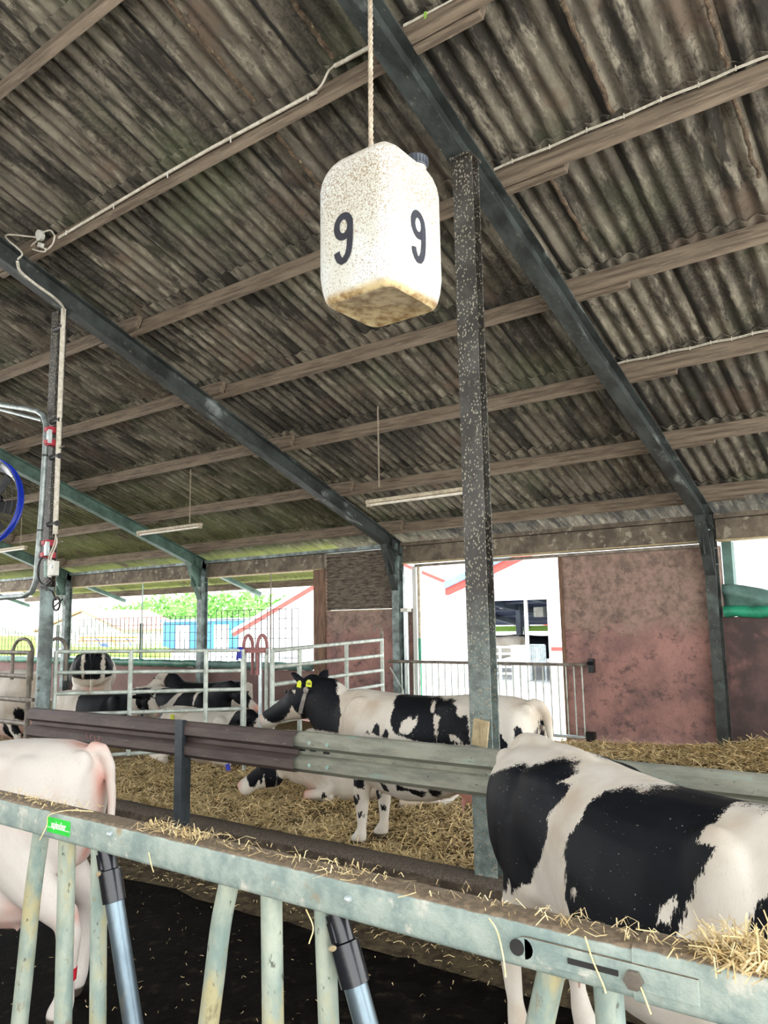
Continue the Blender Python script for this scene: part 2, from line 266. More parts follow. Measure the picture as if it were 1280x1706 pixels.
# ---------------------------------------------------------------- mesh building
def V(*a): return Vector(a)
class MB:
    def __init__(s): s.v = []; s.f = []; s.att = []
    def add(s, vs, fs, a=None):
        o = len(s.v); s.v += [tuple(v) for v in vs]; s.f += [tuple(i + o for i in f) for f in fs]
        if a is not None: s.att += [a] * len(vs)
        return s
    def box(s, c, d, axes=None, a=None):
        """centre, full sizes, optional three axes"""
        ax = axes or (V(1, 0, 0), V(0, 1, 0), V(0, 0, 1)); c = Vector(c)
        p = [c + ax[0] * (d[0] / 2 * i) + ax[1] * (d[1] / 2 * j) + ax[2] * (d[2] / 2 * k) for i in (-1, 1) for j in (-1, 1) for k in (-1, 1)]
        return s.add(p, [(0, 1, 3, 2), (4, 6, 7, 5), (0, 4, 5, 1), (2, 3, 7, 6), (0, 2, 6, 4), (1, 5, 7, 3)], a)
    def bb(s, lo, hi, a=None):
        return s.box([(lo[i] + hi[i]) / 2 for i in range(3)], [hi[i] - lo[i] for i in range(3)], None, a)
    def bar(s, p, q, w_, h, up=V(0, 0, 1), a=None):
        p = Vector(p); q = Vector(q); t = (q - p).normalized(); sd_ = t.cross(up).normalized(); u = sd_.cross(t)
        return s.box((p + q) / 2, ((q - p).length, w_, h), (t, sd_, u), a)
    def tube(s, pts, r, n=10, cap=True, a=None):
        pts = [Vector(p) for p in pts]; R = r if isinstance(r, (list, tuple)) else [r] * len(pts)
        t0 = (pts[1] - pts[0]).normalized(); ref = V(0, 0, 1) if abs(t0.z) < .9 else V(1, 0, 0)
        sd_ = t0.cross(ref).normalized(); vs = []; fs = []
        for i, p in enumerate(pts):
            t = ((pts[min(i + 1, len(pts) - 1)] - pts[max(i - 1, 0)])).normalized()
            sd_ = (sd_ - t * sd_.dot(t)).normalized(); u = t.cross(sd_)
            vs += [p + (sd_ * math.cos(2 * math.pi * k / n) + u * math.sin(2 * math.pi * k / n)) * R[i] for k in range(n)]
        for i in range(len(pts) - 1):
            for k in range(n): fs.append((i * n + k, i * n + (k + 1) % n, (i + 1) * n + (k + 1) % n, (i + 1) * n + k))
        if cap: fs += [tuple(range(n))[::-1], tuple(range((len(pts) - 1) * n, len(pts) * n))]
        return s.add(vs, fs, a)
    def loft(s, rings, a=None):
        n = len(rings[0]); vs = [p for r in rings for p in r]; fs = []
        for i in range(len(rings) - 1):
            for k in range(n): fs.append((i * n + k, i * n + (k + 1) % n, (i + 1) * n + (k + 1) % n, (i + 1) * n + k))
        fs += [tuple(range(n))[::-1], tuple(range((len(rings) - 1) * n, len(rings) * n))]
        return s.add(vs, fs, a)
    def prism(s, prof, p, q, ax, ay_, a=None, closed=True):
        """profile points (u,v) swept from p to q with axes ax, ay"""
        p = Vector(p); q = Vector(q); r1 = [p + ax * u + ay_ * v_ for u, v_ in prof]; r2 = [q + ax * u + ay_ * v_ for u, v_ in prof]
        n = len(prof); fs = [(k, (k + 1) % n, n + (k + 1) % n, n + k) for k in range(n if closed else n - 1)]
        if closed: fs += [tuple(range(n))[::-1], tuple(range(n, 2 * n))]
        return s.add(r1 + r2, fs, a)
    def ell(s, c, r, n=14, m_=9, axes=None, a=None):
        ax = axes or (V(1, 0, 0), V(0, 1, 0), V(0, 0, 1)); c = Vector(c); rings = []
        for i in range(m_):
            ph = -math.pi / 2 + math.pi * (i + .5) / m_
            rings.append([c + ax[0] * (r[0] * math.cos(ph) * math.cos(2 * math.pi * k / n)) + ax[1] * (r[1] * math.cos(ph) * math.sin(2 * math.pi * k / n)) + ax[2] * (r[2] * math.sin(ph)) for k in range(n)])
        return s.loft(rings, a)
    def ibeam(s, p, q, w_, h, up, t=.012, tw=.01):
        """I section: flange width w, depth h along up"""
        p = Vector(p); q = Vector(q); d = (q - p).normalized(); sd_ = d.cross(up).normalized(); u = sd_.cross(d).normalized()
        L = (q - p).length; c = (p + q) / 2
        s.box(c + u * (h / 2 - t / 2), (L, w_, t), (d, sd_, u)); s.box(c - u * (h / 2 - t / 2), (L, w_, t), (d, sd_, u)); s.box(c, (L, tw, h - 2 * t), (d, sd_, u)); return s
    def build(s, name, mat, parent=None, smooth_=False, attname='rnd', bevel=0):
        base = wloc(parent) if parent else V(0, 0, 0)
        loc = V(0, 0, 0)
        if parent is None:
            A = np.array(s.v); loc = Vector(((A[:, 0].min() + A[:, 0].max()) / 2, (A[:, 1].min() + A[:, 1].max()) / 2, A[:, 2].min())); base = loc
        me = bpy.data.meshes.new(name); A = np.array(s.v, dtype=np.float32) - np.array(base, dtype=np.float32)
        me.from_pydata(A.tolist(), [], s.f)
        if s.att and len(s.att) == len(s.v):
            at_ = me.attributes.new(attname, 'FLOAT', 'POINT'); at_.data.foreach_set('value', np.array(s.att, dtype=np.float32))
        bm = bmesh.new(); bm.from_mesh(me); bmesh.ops.recalc_face_normals(bm, faces=bm.faces)
        if bevel: bmesh.ops.bevel(bm, geom=list(bm.edges), offset=bevel, segments=2, affect='EDGES', profile=.6)
        bm.to_mesh(me); bm.free()
        if smooth_:
            me.polygons.foreach_set('use_smooth', [True] * len(me.polygons))
            try: me.set_sharp_from_angle(angle=math.radians(40))
            except Exception: pass
        me.materials.append(MATS[mat]); o = bpy.data.objects.new(name, me); COL.objects.link(o)
        if parent: o.parent = parent; o.location = (0, 0, 0)
        else: o.location = loc
        return o
def wloc(o):
    l = Vector(o.location)
    while o.parent: o = o.parent; l += Vector(o.location)
    return l
def tag(o, label, cat, group=None, kind=None):
    o['label'] = label; o['category'] = cat
    if group: o['group'] = group
    if kind: o['kind'] = kind
    return o
def thing(name, label, cat, loc, group=None):
    o = bpy.data.objects.new(name, None); o.empty_display_size = .1; COL.objects.link(o); o.location = Vector(loc); tag(o, label, cat, group); return o
def struct(name, mb, mat, **k):
    o = mb.build(name, mat, **k); o['kind'] = 'structure'; return o
def bez(pts, n=8):
    """smooth curve through points (Catmull-Rom)"""
    P = [Vector(p) for p in pts]; P = [P[0] * 2 - P[1]] + P + [P[-1] * 2 - P[-2]]; out = []
    for i in range(1, len(P) - 2):
        for k in range(n):
            t = k / n; a, b_, c_, d = P[i - 1], P[i], P[i + 1], P[i + 2]
            out.append(.5 * ((2 * b_) + (c_ - a) * t + (2 * a - 5 * b_ + 4 * c_ - d) * t * t + (3 * b_ - a - 3 * c_ + d) * t ** 3))
    out.append(P[-2]); return out
def textmesh(body, size, origin, ax, ay_, mb, offset=0.0, extrude=.0006, shear=0, squeeze=1):
    cu = bpy.data.curves.new('t', 'FONT'); cu.body = body; cu.size = size; cu.align_x = 'CENTER'; cu.align_y = 'CENTER'; cu.offset = offset; cu.extrude = extrude; cu.shear = shear
    o = bpy.data.objects.new('t', cu); COL.objects.link(o)
    dg = bpy.context.evaluated_depsgraph_get(); me = o.evaluated_get(dg).to_mesh(); az = ax.cross(ay_).normalized(); origin = Vector(origin)
    mb.add([origin + ax * v.co.x * squeeze + ay_ * v.co.y + az * v.co.z for v in me.vertices], [tuple(p.vertices) for p in me.polygons])
    o.to_mesh_clear(); bpy.data.objects.remove(o); bpy.data.curves.remove(cu)
def bolts(parent, pts, nrm, r=.012, mat='galv'):
    for p in pts: MB().tube([Vector(p), Vector(p) + Vector(nrm) * .012], r, 8).build('bolt', mat, parent)
# ================================================================ SETTING
CT, ST = math.cos(math.atan(T)), math.sin(math.atan(T))
SD = V(0, CT, -ST); SN = V(0, ST, CT)         # down the slope, roof normal
ROFF = .20                                     # sheets lie this far above the purlins' lower edges
# roof: one mesh of lapped corrugated sheets
rb = MB(); FUR = []; rowsY = [YW - d for d in [PD[0] + 1.42, *PD, -.62, -1.85]]
PITCH = 1.03 / 6
def sheet(X0, Ya, Yb, seed, lap=.13, z0=0.0, rightlim=None):
    r = random.Random(seed); n = 52; rnd = r.random(); dx = r.uniform(-.008, .008); sk = r.uniform(-.006, .006)
    p0 = V(0, Ya, roofz(Ya)) + SN * ROFF - SD * .02 ; p1 = V(0, Yb, roofz(Yb)) + SN * ROFF
    p0 = p0 - SD * lap; p1 = p1 + SD * .03
    wd = 6.45 * PITCH; top = []; bot = []; fu_ = []; L = 7
    for j in range(L):
        t = j / (L - 1)
        for i in range(n + 1):
            x = X0 + wd * i / n; h = .025 * math.cos(2 * math.pi * (x - X0) / PITCH)
            p = p0.lerp(p1, t) + V(x + dx + sk * (t - .5), 0, 0) + SN * (h + .030 * t + z0 + .016 * (i / n))
            bot.append(p); top.append(p + SN * .012); ed_ = min(i, n - i) / n; fu_.append((h / .025, (max(0, min(.85, (p.y - 12.6) / .3)) if p.x < -10.9 else 0) + max(0, min(.55, (-8 - p.x) * .06)) * max(0, min(1, (p.y - 8.5) / 3)), math.exp(-(i / n / .09) ** 2) + .7 * math.exp(-((1 - i / n) / .05) ** 2)))  # per vertex: recess shade, green bounce tint, darker lap edges
    vs = bot + top; N = len(bot); fs = []
    for j in range(L - 1):
        for i in range(n):
            a = j * (n + 1) + i; fs += [(a, a + n + 1, a + n + 2, a + 1), (N + a, N + a + 1, N + a + n + 2, N + a + n + 1)]
    for i in range(n):
        a = (L - 1) * (n + 1) + i; fs += [(i, i + 1, N + i + 1, N + i), (a + 1, a, N + a, N + a + 1)]
    for j in range(L - 1):
        a = j * (n + 1); fs.append((a, N + a, N + a + n + 1, a + n + 1)); a += n; fs.append((a, a + n + 1, N + a + n + 1, N + a))
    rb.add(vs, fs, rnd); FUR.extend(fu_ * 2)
c0 = -3.05 + 1.03 * 7
for r_ in range(len(rowsY) - 1):
    for c_ in range(-29, 1):
        X0 = c0 + (c_ - 0) * 1.03 - .08
        if r_ == len(rowsY) - 2 and X0 > -11.6: continue
        if r_ < 2 and X0 < -16: continue
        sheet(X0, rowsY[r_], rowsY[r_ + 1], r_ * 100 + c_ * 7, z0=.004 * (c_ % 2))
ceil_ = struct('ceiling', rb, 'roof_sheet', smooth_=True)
for k_, nm_ in enumerate(('furrow_shade', 'green_bounce', 'edge')):
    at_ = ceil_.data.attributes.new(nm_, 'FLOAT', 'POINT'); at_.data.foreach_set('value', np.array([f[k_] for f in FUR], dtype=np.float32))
# crumbling brown strips in the side laps of some sheets
for k_, (pa, pb) in enumerate((((268, -12), (424, 168)), ((478, -10), (556, 96)), ((462, 222), (532, 312)), ((940, 0), (1018, 190)), ((1176, 0), (1213, 112)), ((905, 268), (975, 402)), ((1205, 160), (1279, 290)))):
    def onr(p):
        d = ray(*p); s_ = (HE + YW * T + .16 - CAMZ) / (d[2] + T * d[1]); return Vector(d * s_) + V(0, 0, CAMZ)
    A_, B_ = onr(pa), onr(pb); B_.x = A_.x = (A_.x + B_.x) / 2; mb = MB(); n = 26; P_ = []; R_ = []
    for i in range(n + 1):
        t = i / n; P_.append(A_.lerp(B_, t) + V(.02 * noise.noise(V(t * 6, k_, 0)), 0, .008 * noise.noise(V(t * 9, k_, 3)))); R_.append(.020 + .014 * noise.noise(V(t * 14, k_, 6)))
    mb.tube(P_, R_, 8); struct('trim_%d' % (k_ + 2), mb, 'torn_wood', smooth_=True)
# unseen roof half and front wall, added behind the camera to block sky light
RY = .95  # start of the added slope; its ridge gap lets sky light onto cows
rr_ = MB(); zr = roofz(RY) + .2
rr_.add([V(-26, RY, zr), V(3.5, RY, zr), V(3.5, RY - 9.4, zr - 9.4 * T), V(-26, RY - 9.4, zr - 9.4 * T), V(-26, RY, zr + .06), V(3.5, RY, zr + .06), V(3.5, RY - 9.4, zr - 9.4 * T + .06), V(-26, RY - 9.4, zr - 9.4 * T + .06)], [(0, 1, 2, 3), (7, 6, 5, 4), (0, 4, 5, 1), (1, 5, 6, 2), (2, 6, 7, 3), (3, 7, 4, 0)], .5)
struct('ceiling', rr_, 'roof_sheet')  # added unseen roof slope, blocks sky light
struct('wall_light_block', MB().bb((-26, -7.4, -.3), (3.5, -7.2, 1.2)), 'plaster_low')

# ground planes
g = MB(); nx, ny = 150, 90; xs = np.linspace(-26, 3.5, nx); ys = np.linspace(5.42, 12.45, ny)
def strawz(x, y):
    z = .035 * noise.noise(V(x * 1.3, y * 1.3, 0)) + .030 * noise.noise(V(x * 4, y * 4, 3)) + .014 * noise.noise(V(x * 11, y * 11, 8)) - .01
    z += .05 * max(0, 1 - abs(y - 12.2) / .9) * max(0, min(1, (x + 5.2) / .8)) + .24 * math.exp(-((x + 2.2) ** 2 / .6 + (y - 12.2) ** 2 / .3))
    return z
g.add([(x, y, strawz(x, y)) for y in ys for x in xs], [(j * nx + i, j * nx + i + 1, (j + 1) * nx + i + 1, (j + 1) * nx + i) for j in range(ny - 1) for i in range(nx - 1)])
fl = g.build('floor', 'straw_base', smooth_=True); fl['kind'] = 'structure'
g = MB(); nx, ny = 150, 50; xs = np.linspace(-26, 3.5, nx); ys = np.linspace(1.25, 5.25, ny)
g.add([(x, y, ALZ + .012 * noise.noise(V(x * 5, y * 5, 1)) + .008 * noise.noise(V(x * 14, y * 14, 5))) for y in ys for x in xs], [(j * nx + i, j * nx + i + 1, (j + 1) * nx + i + 1, (j + 1) * nx + i) for j in range(ny - 1) for i in range(nx - 1)])
fl = g.build('floor', 'slurry_floor', smooth_=True); fl['kind'] = 'structure'
struct('floor', MB().bb((-26, -7, ALZ - .3), (3.5, 1.25, ALZ + .05)), 'curb_concrete')
struct('ground', MB().bb((-160, YW + .12, -.35), (60, 120, -.08)), 'concrete_out')
g = MB(); nx = 120
cz = [(5.16, ALZ - .05), (5.165, .06), (5.20, .105), (5.27, .125), (5.42, .12), (5.50, .08), (5.52, -.1)]
vs = []
for i in range(nx + 1):
    x = -26 + 29.5 * i / nx
    for (y, z) in cz: vs.append((x, y + .012 * noise.noise(V(x * 2, z * 9, 2)), z + .012 * noise.noise(V(x * 3, y * 9, 7))))
k = len(cz); g.add(vs, [(i * k + j, i * k + j + 1, (i + 1) * k + j + 1, (i + 1) * k + j) for i in range(nx) for j in range(k - 1)])
cu = g.build('trim_1', 'curb_concrete', smooth_=True); cu['kind'] = 'structure'

# far wall
def wallpanel(name, x0, x1, z0, z1, mat, y0=YW - .02, y1=YW + .16):
    return struct(name, MB().bb((x0, y0, z0), (x1, y1, z1)), mat)
wallpanel('wall_back', -26, -11.22, -.3, 1.02, 'plaster_low')
wallpanel('wall_back', -10.9, -8.66, -.3, 2.27, 'plaster')
wallpanel('wall_back', -5.56, -3.02, -.3, 3.08, 'plaster')
wallpanel('wall_back', -3.02, 3.5, -.3, 2.0, 'plaster_dark')
# horizontal corrugated panel in the wall gable bay
pr = [(.018 * math.sin(2 * math.pi * i / 8), .01 + i * (1.18 / 120)) for i in range(121)]
m_ = MB(); m_.prism(pr + [(a - .01, b) for a, b in pr[::-1]], (-10.88, YW, 2.27), (-8.98, YW, 2.27), V(0, 1, 0), V(0, 0, 1))
tag(m_.build('corrugated_panel', 'corr_panel', smooth_=True), 'small ribbed panel with horizontal grooves set under the eave left of the open doorway', 'panel')
tag(MB().bb((-10.9, YW - .04, 2.25), (-8.98, YW + .02, 2.275)).build('panel_sill', 'wood_light'), 'thin pale strip along the bottom of the ribbed panel', 'strip')
tag(MB().bb((-11.22, YW - .06, 0), (-10.9, YW + .14, 3.16)).build('timber_post', 'wood_post', bevel=.01), 'brown timber post at the right end of the long window opening', 'post')
# door and window jambs
struct('door_1', MB().bb((-8.66, YW - .05, 0), (-8.57, YW + .16, 3.08)), 'out_white')
tag(MB().bb((-5.62, YW - .04, -.05), (-5.555, YW + .16, 3.08)).build('door_jamb', 'wood_post'), 'reddish brown jamb at the right side of the bright doorway', 'door jamb')
tag(MB().tube([V(-8.48, YW - .1, 0), V(-8.48, YW - .1, 1.7)], .03, 10).build('painted_pole', 'curtain_bright', smooth_=True), 'slim green pole standing inside the left edge of the bright doorway', 'pole')
tag(MB().tube([V(-8.475, YW - .1, 1.7), V(-8.47, YW - .1, 3.06)], .028, 10).build('drain_pole', 'lamp_body', smooth_=True), 'slim yellowish pipe above the green pole at the left edge of the doorway', 'pipe')
dp = thing('downpipe', 'pale grey vertical pipe fixed beside the wall post left of the doorway', 'pipe', (-8.75, YW - .22, 0))
MB().tube([V(-8.72, YW - .2, 0), V(-8.72, YW - .2, 3.0)], .045, 12).build('pipe', 'pipe_bright', dp, smooth_=True)
MB().bb((-8.80, YW - .26, 2.20), (-8.64, YW - .12, 2.27)).build('bracket', 'white_plastic', dp)

# eave: beam, cap and shelf, per bay
bayx = [(-26, XF[0]), (XF[0], XF[1]), (XF[1], XF[2]), (XF[2], XF[3]), (XF[3], 3.5)]
bayn = ['far left bay', 'second bay from the left', 'bay ending left of the doorway', 'bay over the doorway', 'bay at the right edge']
for (x0, x1), bn in zip(bayx, bayn):
    x0 += .08; x1 -= .08; xb = min(x1, -10.92) if x0 < -14 and x1 > -10.9 and x0 > -20 else x1
    e = thing('eave_beam', 'stained grey-brown eave beam, ' + bn, 'beam', ((x0 + x1) / 2, YW, 3.14), 'eave beams')
    MB().bb((x0, YW - .10, 3.16), (xb, YW + .10, 3.47)).build('beam', 'beam_concrete', e, bevel=.012)
    MB().bb((x0, YW - .17, 3.475), (x1, YW + .08, 3.50)).bb((x0, YW - .17, 3.50), (x1, YW - .16, 3.545)).build('cap_angle', 'wall_post_steel' if x0 < -9 else 'beam_concrete', e)
    MB().bb((x0, YW - .13, 3.135), (xb, YW + .1, 3.158)).build('lower_strip', 'wood_light', e)
for nme, (x0, x1) in {'door': (-8.57, -5.6), 'wall': (-5.6, -3.1)}.items():
    tag(MB().bb((x0, YW - .09, 3.06), (x1, YW - .01, 3.11)).build('sliding_track', 'gate_rusty'), 'narrow dark door track under the eave beam above the %s' % ('bright doorway' if nme == 'door' else 'pink plaster wall'), 'track')

# ---------------------------------------------------------------- steel frames
fn = ['outermost left', 'second from the left', 'meeting the wall just left of the doorway', 'passing right of the hanging canister', 'rightmost']
def fx(i, Y):
    o = {2: .11, 3: -.05}.get(i, 0); return XF[i] + o * (YW - Y) / (YW - YP)
for i, X in enumerate(XF[:4]):
    mt = 'rafter_green' if i < 2 else 'rafter_steel'
    f = thing('steel_frame', 'green steel roof frame, %s' % fn[i] if i < 2 else 'dark steel roof frame, %s' % fn[i], 'roof frame', (X, YW - .15, 0), 'sloping steel frames')
    Y1 = 1.6 if i == 3 else (2.5 if i == 2 else 4.5)
    a = V(fx(i, YW - .05), YW - .05, roofz(YW - .05) - .13); c = V(fx(i, Y1), Y1, roofz(Y1) - .13)
    MB().ibeam(a, c, .17, .25, V(0, 0, 1), .016, .012).build('rafter', mt, f)
    MB().ibeam(V(X, YW - .15, -.3), V(X, YW - .15, roofz(YW - .15) - .05), .16, .2, V(0, 1, 0), .014, .012).build('wall_post', 'wall_post_steel' if i < 3 else 'wall_post_dark', f)
    # knee: stiffener plates and haunch
    k1 = V(fx(i, YW - .62), YW - .62, roofz(YW - .62) - .26); k2 = V(X, YW - .25, 2.62)
    MB().bar(k1, k2, .15, .012, V(0, 1, 0)).box((k1 + k2) / 2 + V(0, .1, .12), (.01, .34, .5)).build('knee_brace', mt, f)
    MB().bb((X - .08, YW - .245, 3.02), (X + .08, YW - .055, 3.035)).build('stiffener', mt, f); MB().bb((X - .08, YW - .245, 2.78), (X + .08, YW - .055, 2.79)).build('stiffener', mt, f)
    MB().box(V(X, YW - .42, roofz(YW - .42) - .13), (.17, .014, .27)).build('end_plate', mt, f)
    if i == 3:
        for zz in (3.3, 2.95): bolts(f, [(X + .03, YW - .26, zz), (X - .04, YW - .26, zz)], (0, -1, 0), .013)
# green boarding plank behind the right-hand wall post
tag(MB().bb((-3.0, YW + .12, 2.02), (-2.86, YW + .3, 3.14)).build('outer_post', 'curtain_dull'), 'grey-green outside post beside the right-hand window opening', 'post')
# outrigger struts under the overhang, left of the timber post
for i, x in enumerate((XF[0], XF[1], -25.9)):
    k = [', middle one of three', ', nearest the timber post', ', at the left picture edge'][i]
    tag(MB().bar(V(x, YW + .08, 3.32), V(x, 14.25, roofz(14.25) - .10), .12, .10).build('overhang_strut', 'rafter_green'), 'green sloping strut under the outer roof overhang' + k, 'strut', 'overhang struts')
# inner posts
def ipost(i, mat, zt):
    X, YP = ((-9.01, 5.18) if i == 2 else (-3.09, 5.38)); t_ = thing('inner_post', 'tall dark steel post with white specks right of the hanging canister' if i == 3 else 'tall dark steel post at the left carrying the fan bracket', 'post', (X, YP, .09), 'tall inner posts')
    if i == 3:
        MB().ibeam(V(X, YP, .09), V(X, YP, zt), .19, .12, V(0, 1, 0), .012, .01).build('shaft', mat, t_)
        MB().bb((X - .10, YP - .1, zt - .02), (X + .10, YP + .1, zt)).build('head_plate', mat, t_)
    else:
        MB().tube([V(X, YP, .09), V(X, YP, 2.5)], .085, 20).build('lower_shaft', 'wall_post_steel', t_, smooth_=True)
        MB().ibeam(V(X, YP, 2.45), V(X, YP, zt), .16, .12, V(0, 1, 0), .012, .01).build('shaft', mat, t_)
    return t_
PB = ipost(3, 'speckle_steel', roofz(YP) - .26); PA = ipost(2, 'speckle_steel', roofz(5.18) - .22)
bolts(PA, [(-8.97, 5.092, z) for z in (1.28, 1.42)], (0, -1, 0), .018, 'gate_rusty')

# ---------------------------------------------------------------- purlins
ordn = ['first', 'second', 'third', 'fourth', 'fifth', 'sixth', 'seventh', 'eighth']
vis = {6: (0, 1, 2, 3, 4), 5: (0, 1, 2, 3, 4), 4: (0, 1, 2, 3, 4), 3: (0, 1, 2, 3, 4), 2: (1, 2, 3, 4), 1: (2, 3, 4), 0: (2, 3)}
for r_ in range(7):
    Y = YW - PD[r_]
    for b_ in vis[r_]:
        x0, x1 = bayx[b_]; down = (.045 if b_ % 2 == 1 else -.045) if r_ > 1 else (0 if b_ % 2 == 1 else -.085)
        ex = .62 if b_ % 2 == 1 else .42
        p = V(x0 - ex + .1, Y, roofz(Y)) + SN * .095 + SD * down; q = V(x1 + ex, Y, roofz(Y)) + SN * .095 + SD * down
        if b_ % 2 == 1: p = p - SN * .012; q = q - SN * .012
        o = MB().box((p + q) / 2, ((q - p).length, .075, .19), (V(1, 0, 0), SD, SN)).build('roof_purlin', 'wood_purlin', bevel=.006)
        tag(o, 'brown roof purlin, %s row up from the eave, %s' % (ordn[6 - r_], bayn[b_]), 'purlin', 'timber roof purlins')
# overhang purlin
for b_ in (0, 1, 2):
    x0, x1 = bayx[b_]; x1 = min(x1, -10.95); Y = 14.15
    tag(MB().box(V((x0 + x1) / 2, Y, roofz(Y) + .08), (x1 - x0, .07, .17)).build('overhang_purlin', 'wood_purlin'), 'brown timber purlin at the outer edge of the overhang, ' + bayn[b_], 'purlin', 'overhang purlins')
# curtain rolls
def roll(x0, x1, z, r, mat, label, yoff=0, seed=1):
    mb = MB(); n = int((x1 - x0) / .08); pts = []; R = []
    for i in range(n + 1):
        x = x0 + (x1 - x0) * i / n; pts.append(V(x, YW - .08 + yoff + .012 * noise.noise(V(x * 2, seed, 0)), z + .02 * noise.noise(V(x * 3, seed, 4)))); R.append(r * (1 + .25 * noise.noise(V(x * 9, seed, 2))))
    mb.tube(pts, R, 12); return tag(mb.build('curtain_roll', mat, smooth_=True), label, 'rolled curtain', 'rolled wind curtains')
roll(-26, -20.55, 1.11, .085, 'curtain_green', 'dark green rolled curtain on the low wall at the far left', seed=1)
roll(-20.35, -14.8, 1.11, .085, 'curtain_green', 'dark green rolled curtain on the low wall behind the cow seen from the rear', seed=2)
roll(-14.55, -11.25, 1.11, .085, 'curtain_dull', 'grey-green rolled curtain on the low wall ending at the timber post', seed=3)
# bunched curtain at the right window: a bright roll and dull folds above
roll(-2.98, 3.4, 2.07, .085, 'curtain_bright', 'bright green curtain roll on the dark pink wall at the right edge', seed=5)
cm = MB(); nx, nz = 70, 14; vs = []
for j in range(nz):
    for i in range(nx):
        u = i / (nx - 1); t = j / (nz - 1); x = -2.97 + 6.2 * u; h = .40 - .30 * min(1, u * 7) + .1 * abs(math.sin(u * 16))
        vs.append((x, YW - .10 + .06 * math.sin(t * 6 + u * 20) - .03 * t, 2.08 + h * t + .03 * noise.noise(V(x * 3, t * 3, 1))))
cm.add(vs, [(j * nx + i, j * nx + i + 1, (j + 1) * nx + i + 1, (j + 1) * nx + i) for j in range(nz - 1) for i in range(nx - 1)])
o = cm.build('folded_curtain', 'curtain_dull', smooth_=True); so = o.modifiers.new('s', 'SOLIDIFY'); so.thickness = .01
tag(o, 'grey-green curtain hanging in folds above the bright green roll at the right edge', 'curtain')
# curtain hanging rods in the window opening and short posts
for i, (px, lab) in enumerate(((95, 'leftmost, beside the round-topped gate end'), (235, 'between the two left wall posts'), (451, 'right of the third wall post'))):
    pt = aty(px, 1090, YW + .02); tp = aty(px if px != 451 else 452, 950, YW + .02)
    r = thing('curtain_rod', 'thin vertical rod in the window opening, ' + lab, 'rod', (pt.x, YW + .02, 1.02), 'curtain rods')
    MB().tube([V(pt.x, YW + .02, 1.02), V(pt.x, YW + .02, 3.14)], .016, 8).build('rod', 'gate_rusty' if i == 2 else 'galv', r)
    if i < 2: MB().tube([V(pt.x - .05, YW + .05, 1.02), V(pt.x - .05, YW + .05, 2.1)], .045, 8).build('short_post', 'wood_dark', r)
# wire mesh
def mesh_panel(x0, x1, z0, z1, lab):
    mb = MB(); n = int((x1 - x0) / .19)
    for i in range(n + 1):
        x = x0 + (x1 - x0) * i / n; mb.box((x, YW + .2, (z0 + z1) / 2), (.014, .014, z1 - z0))
    k = int((z1 - z0) / .19)
    for j in range(k + 1): mb.box(((x0 + x1) / 2, YW + .2, z0 + (z1 - z0) * j / k), (x1 - x0, .014, .014))
    tag(mb.build('wire_mesh', 'wire'), lab, 'wire mesh', 'wire mesh in the windows')
mesh_panel(-26, XF[0] + -.1, 1.05, 2.1, 'square wire mesh in the window opening at the far left')
mesh_panel(XF[0] + .1, XF[1] - .1, 1.05, 2.25, 'square wire mesh in the window opening between the left wall posts')
mesh_panel(XF[1] + .1, -11.9, 1.05, 2.35, 'square wire mesh in the window opening left of the timber post')
# ================================================================ BARRIERS
# guard rail of W section
WP = [(.0, .17), (-.03, .165), (-.075, .13), (-.078, .055), (-.008, .018), (-.008, -.018), (-.078, -.055), (-.075, -.13), (-.03, -.165), (.0, -.17)]
WPc = WP + [(a + .006, b) for a, b in WP[::-1]]
def guard(x0, x1, mat, label, y=5.10, zc=.92, dz=0, zl=None):
    g = thing('guard_rail', label, 'guard rail', ((x0 + x1) / 2, y, zc - .17), 'W-shaped guard rails')
    MB().prism(WPc, (x0, y, zl or zc), (x1, y, zc), V(0, 1, 0), V(0, 0, 1)).build('rail', mat, g)
    return g
g1 = guard(-9.06, -6.24, 'guard_brown', 'dark brown guard rail from the left post to the short blue-grey post', y=5.09, zl=.905)
g2 = guard(-6.24, -4.74, 'guard_brown', 'dark brown guard rail right of the short blue-grey post', y=5.07)
g3 = guard(-4.92, .9, 'guard_galv', 'galvanised greenish guard rail crossing behind the black and white cow', y=5.105)
bolts(g3, [(-4.58, 5.03, z) for z in (1.01, .83)] + [(-4.38, 5.03, 1.01), (-4.38, 5.03, .83)], (0, -1, 0), .016)
for x, z in ((-4.72, .935), (-4.6, .94), (-4.45, .93)): MB().tube([V(x - .03, 5.094, z), V(x + .03, 5.094, z)], .010, 6).build('slot', 'dark_rubber', g3)
mk = MB()
for k, (dx_, sh) in enumerate(((0, 0), (.05, 1), (.09, 0), (.13, 1))):
    p_ = aty(143 + 7 * k, 1226 + 2 * k, 5.0); mk.box((p_.x, 5.01, p_.z), (.012, .004, .05)); mk.box((p_.x + .015, 5.01, p_.z + (.02 if sh else -.02)), (.03, .004, .010))
mk.build('paint_mark', 'red_metal', g1)
bp = thing('short_post', 'short blue-grey steel post standing on the curb in front of the brown guard rail', 'post', (-6.22, 5.0, .1))
MB().bb((-6.275, 4.97, .1), (-6.165, 5.015, 1.11)).build('plate', 'post_blue', bp, bevel=.004)
MB().bb((-6.225, 5.015, .1), (-6.212, 5.12, 1.08)).build('web', 'post_blue', bp)
tag(MB().box((-3.05, 5.245, 1.17), (.13, .02, .20), (V(.98, 0, -.15), V(0, 1, 0), V(.15, 0, .98))).bb((-3.04, 5.225, 1.10), (-3.03, 5.24, 1.24)).build('wooden_block', 'wood_light'), 'pale greenish wooden block tied to the speckled post above the guard rail', 'block')

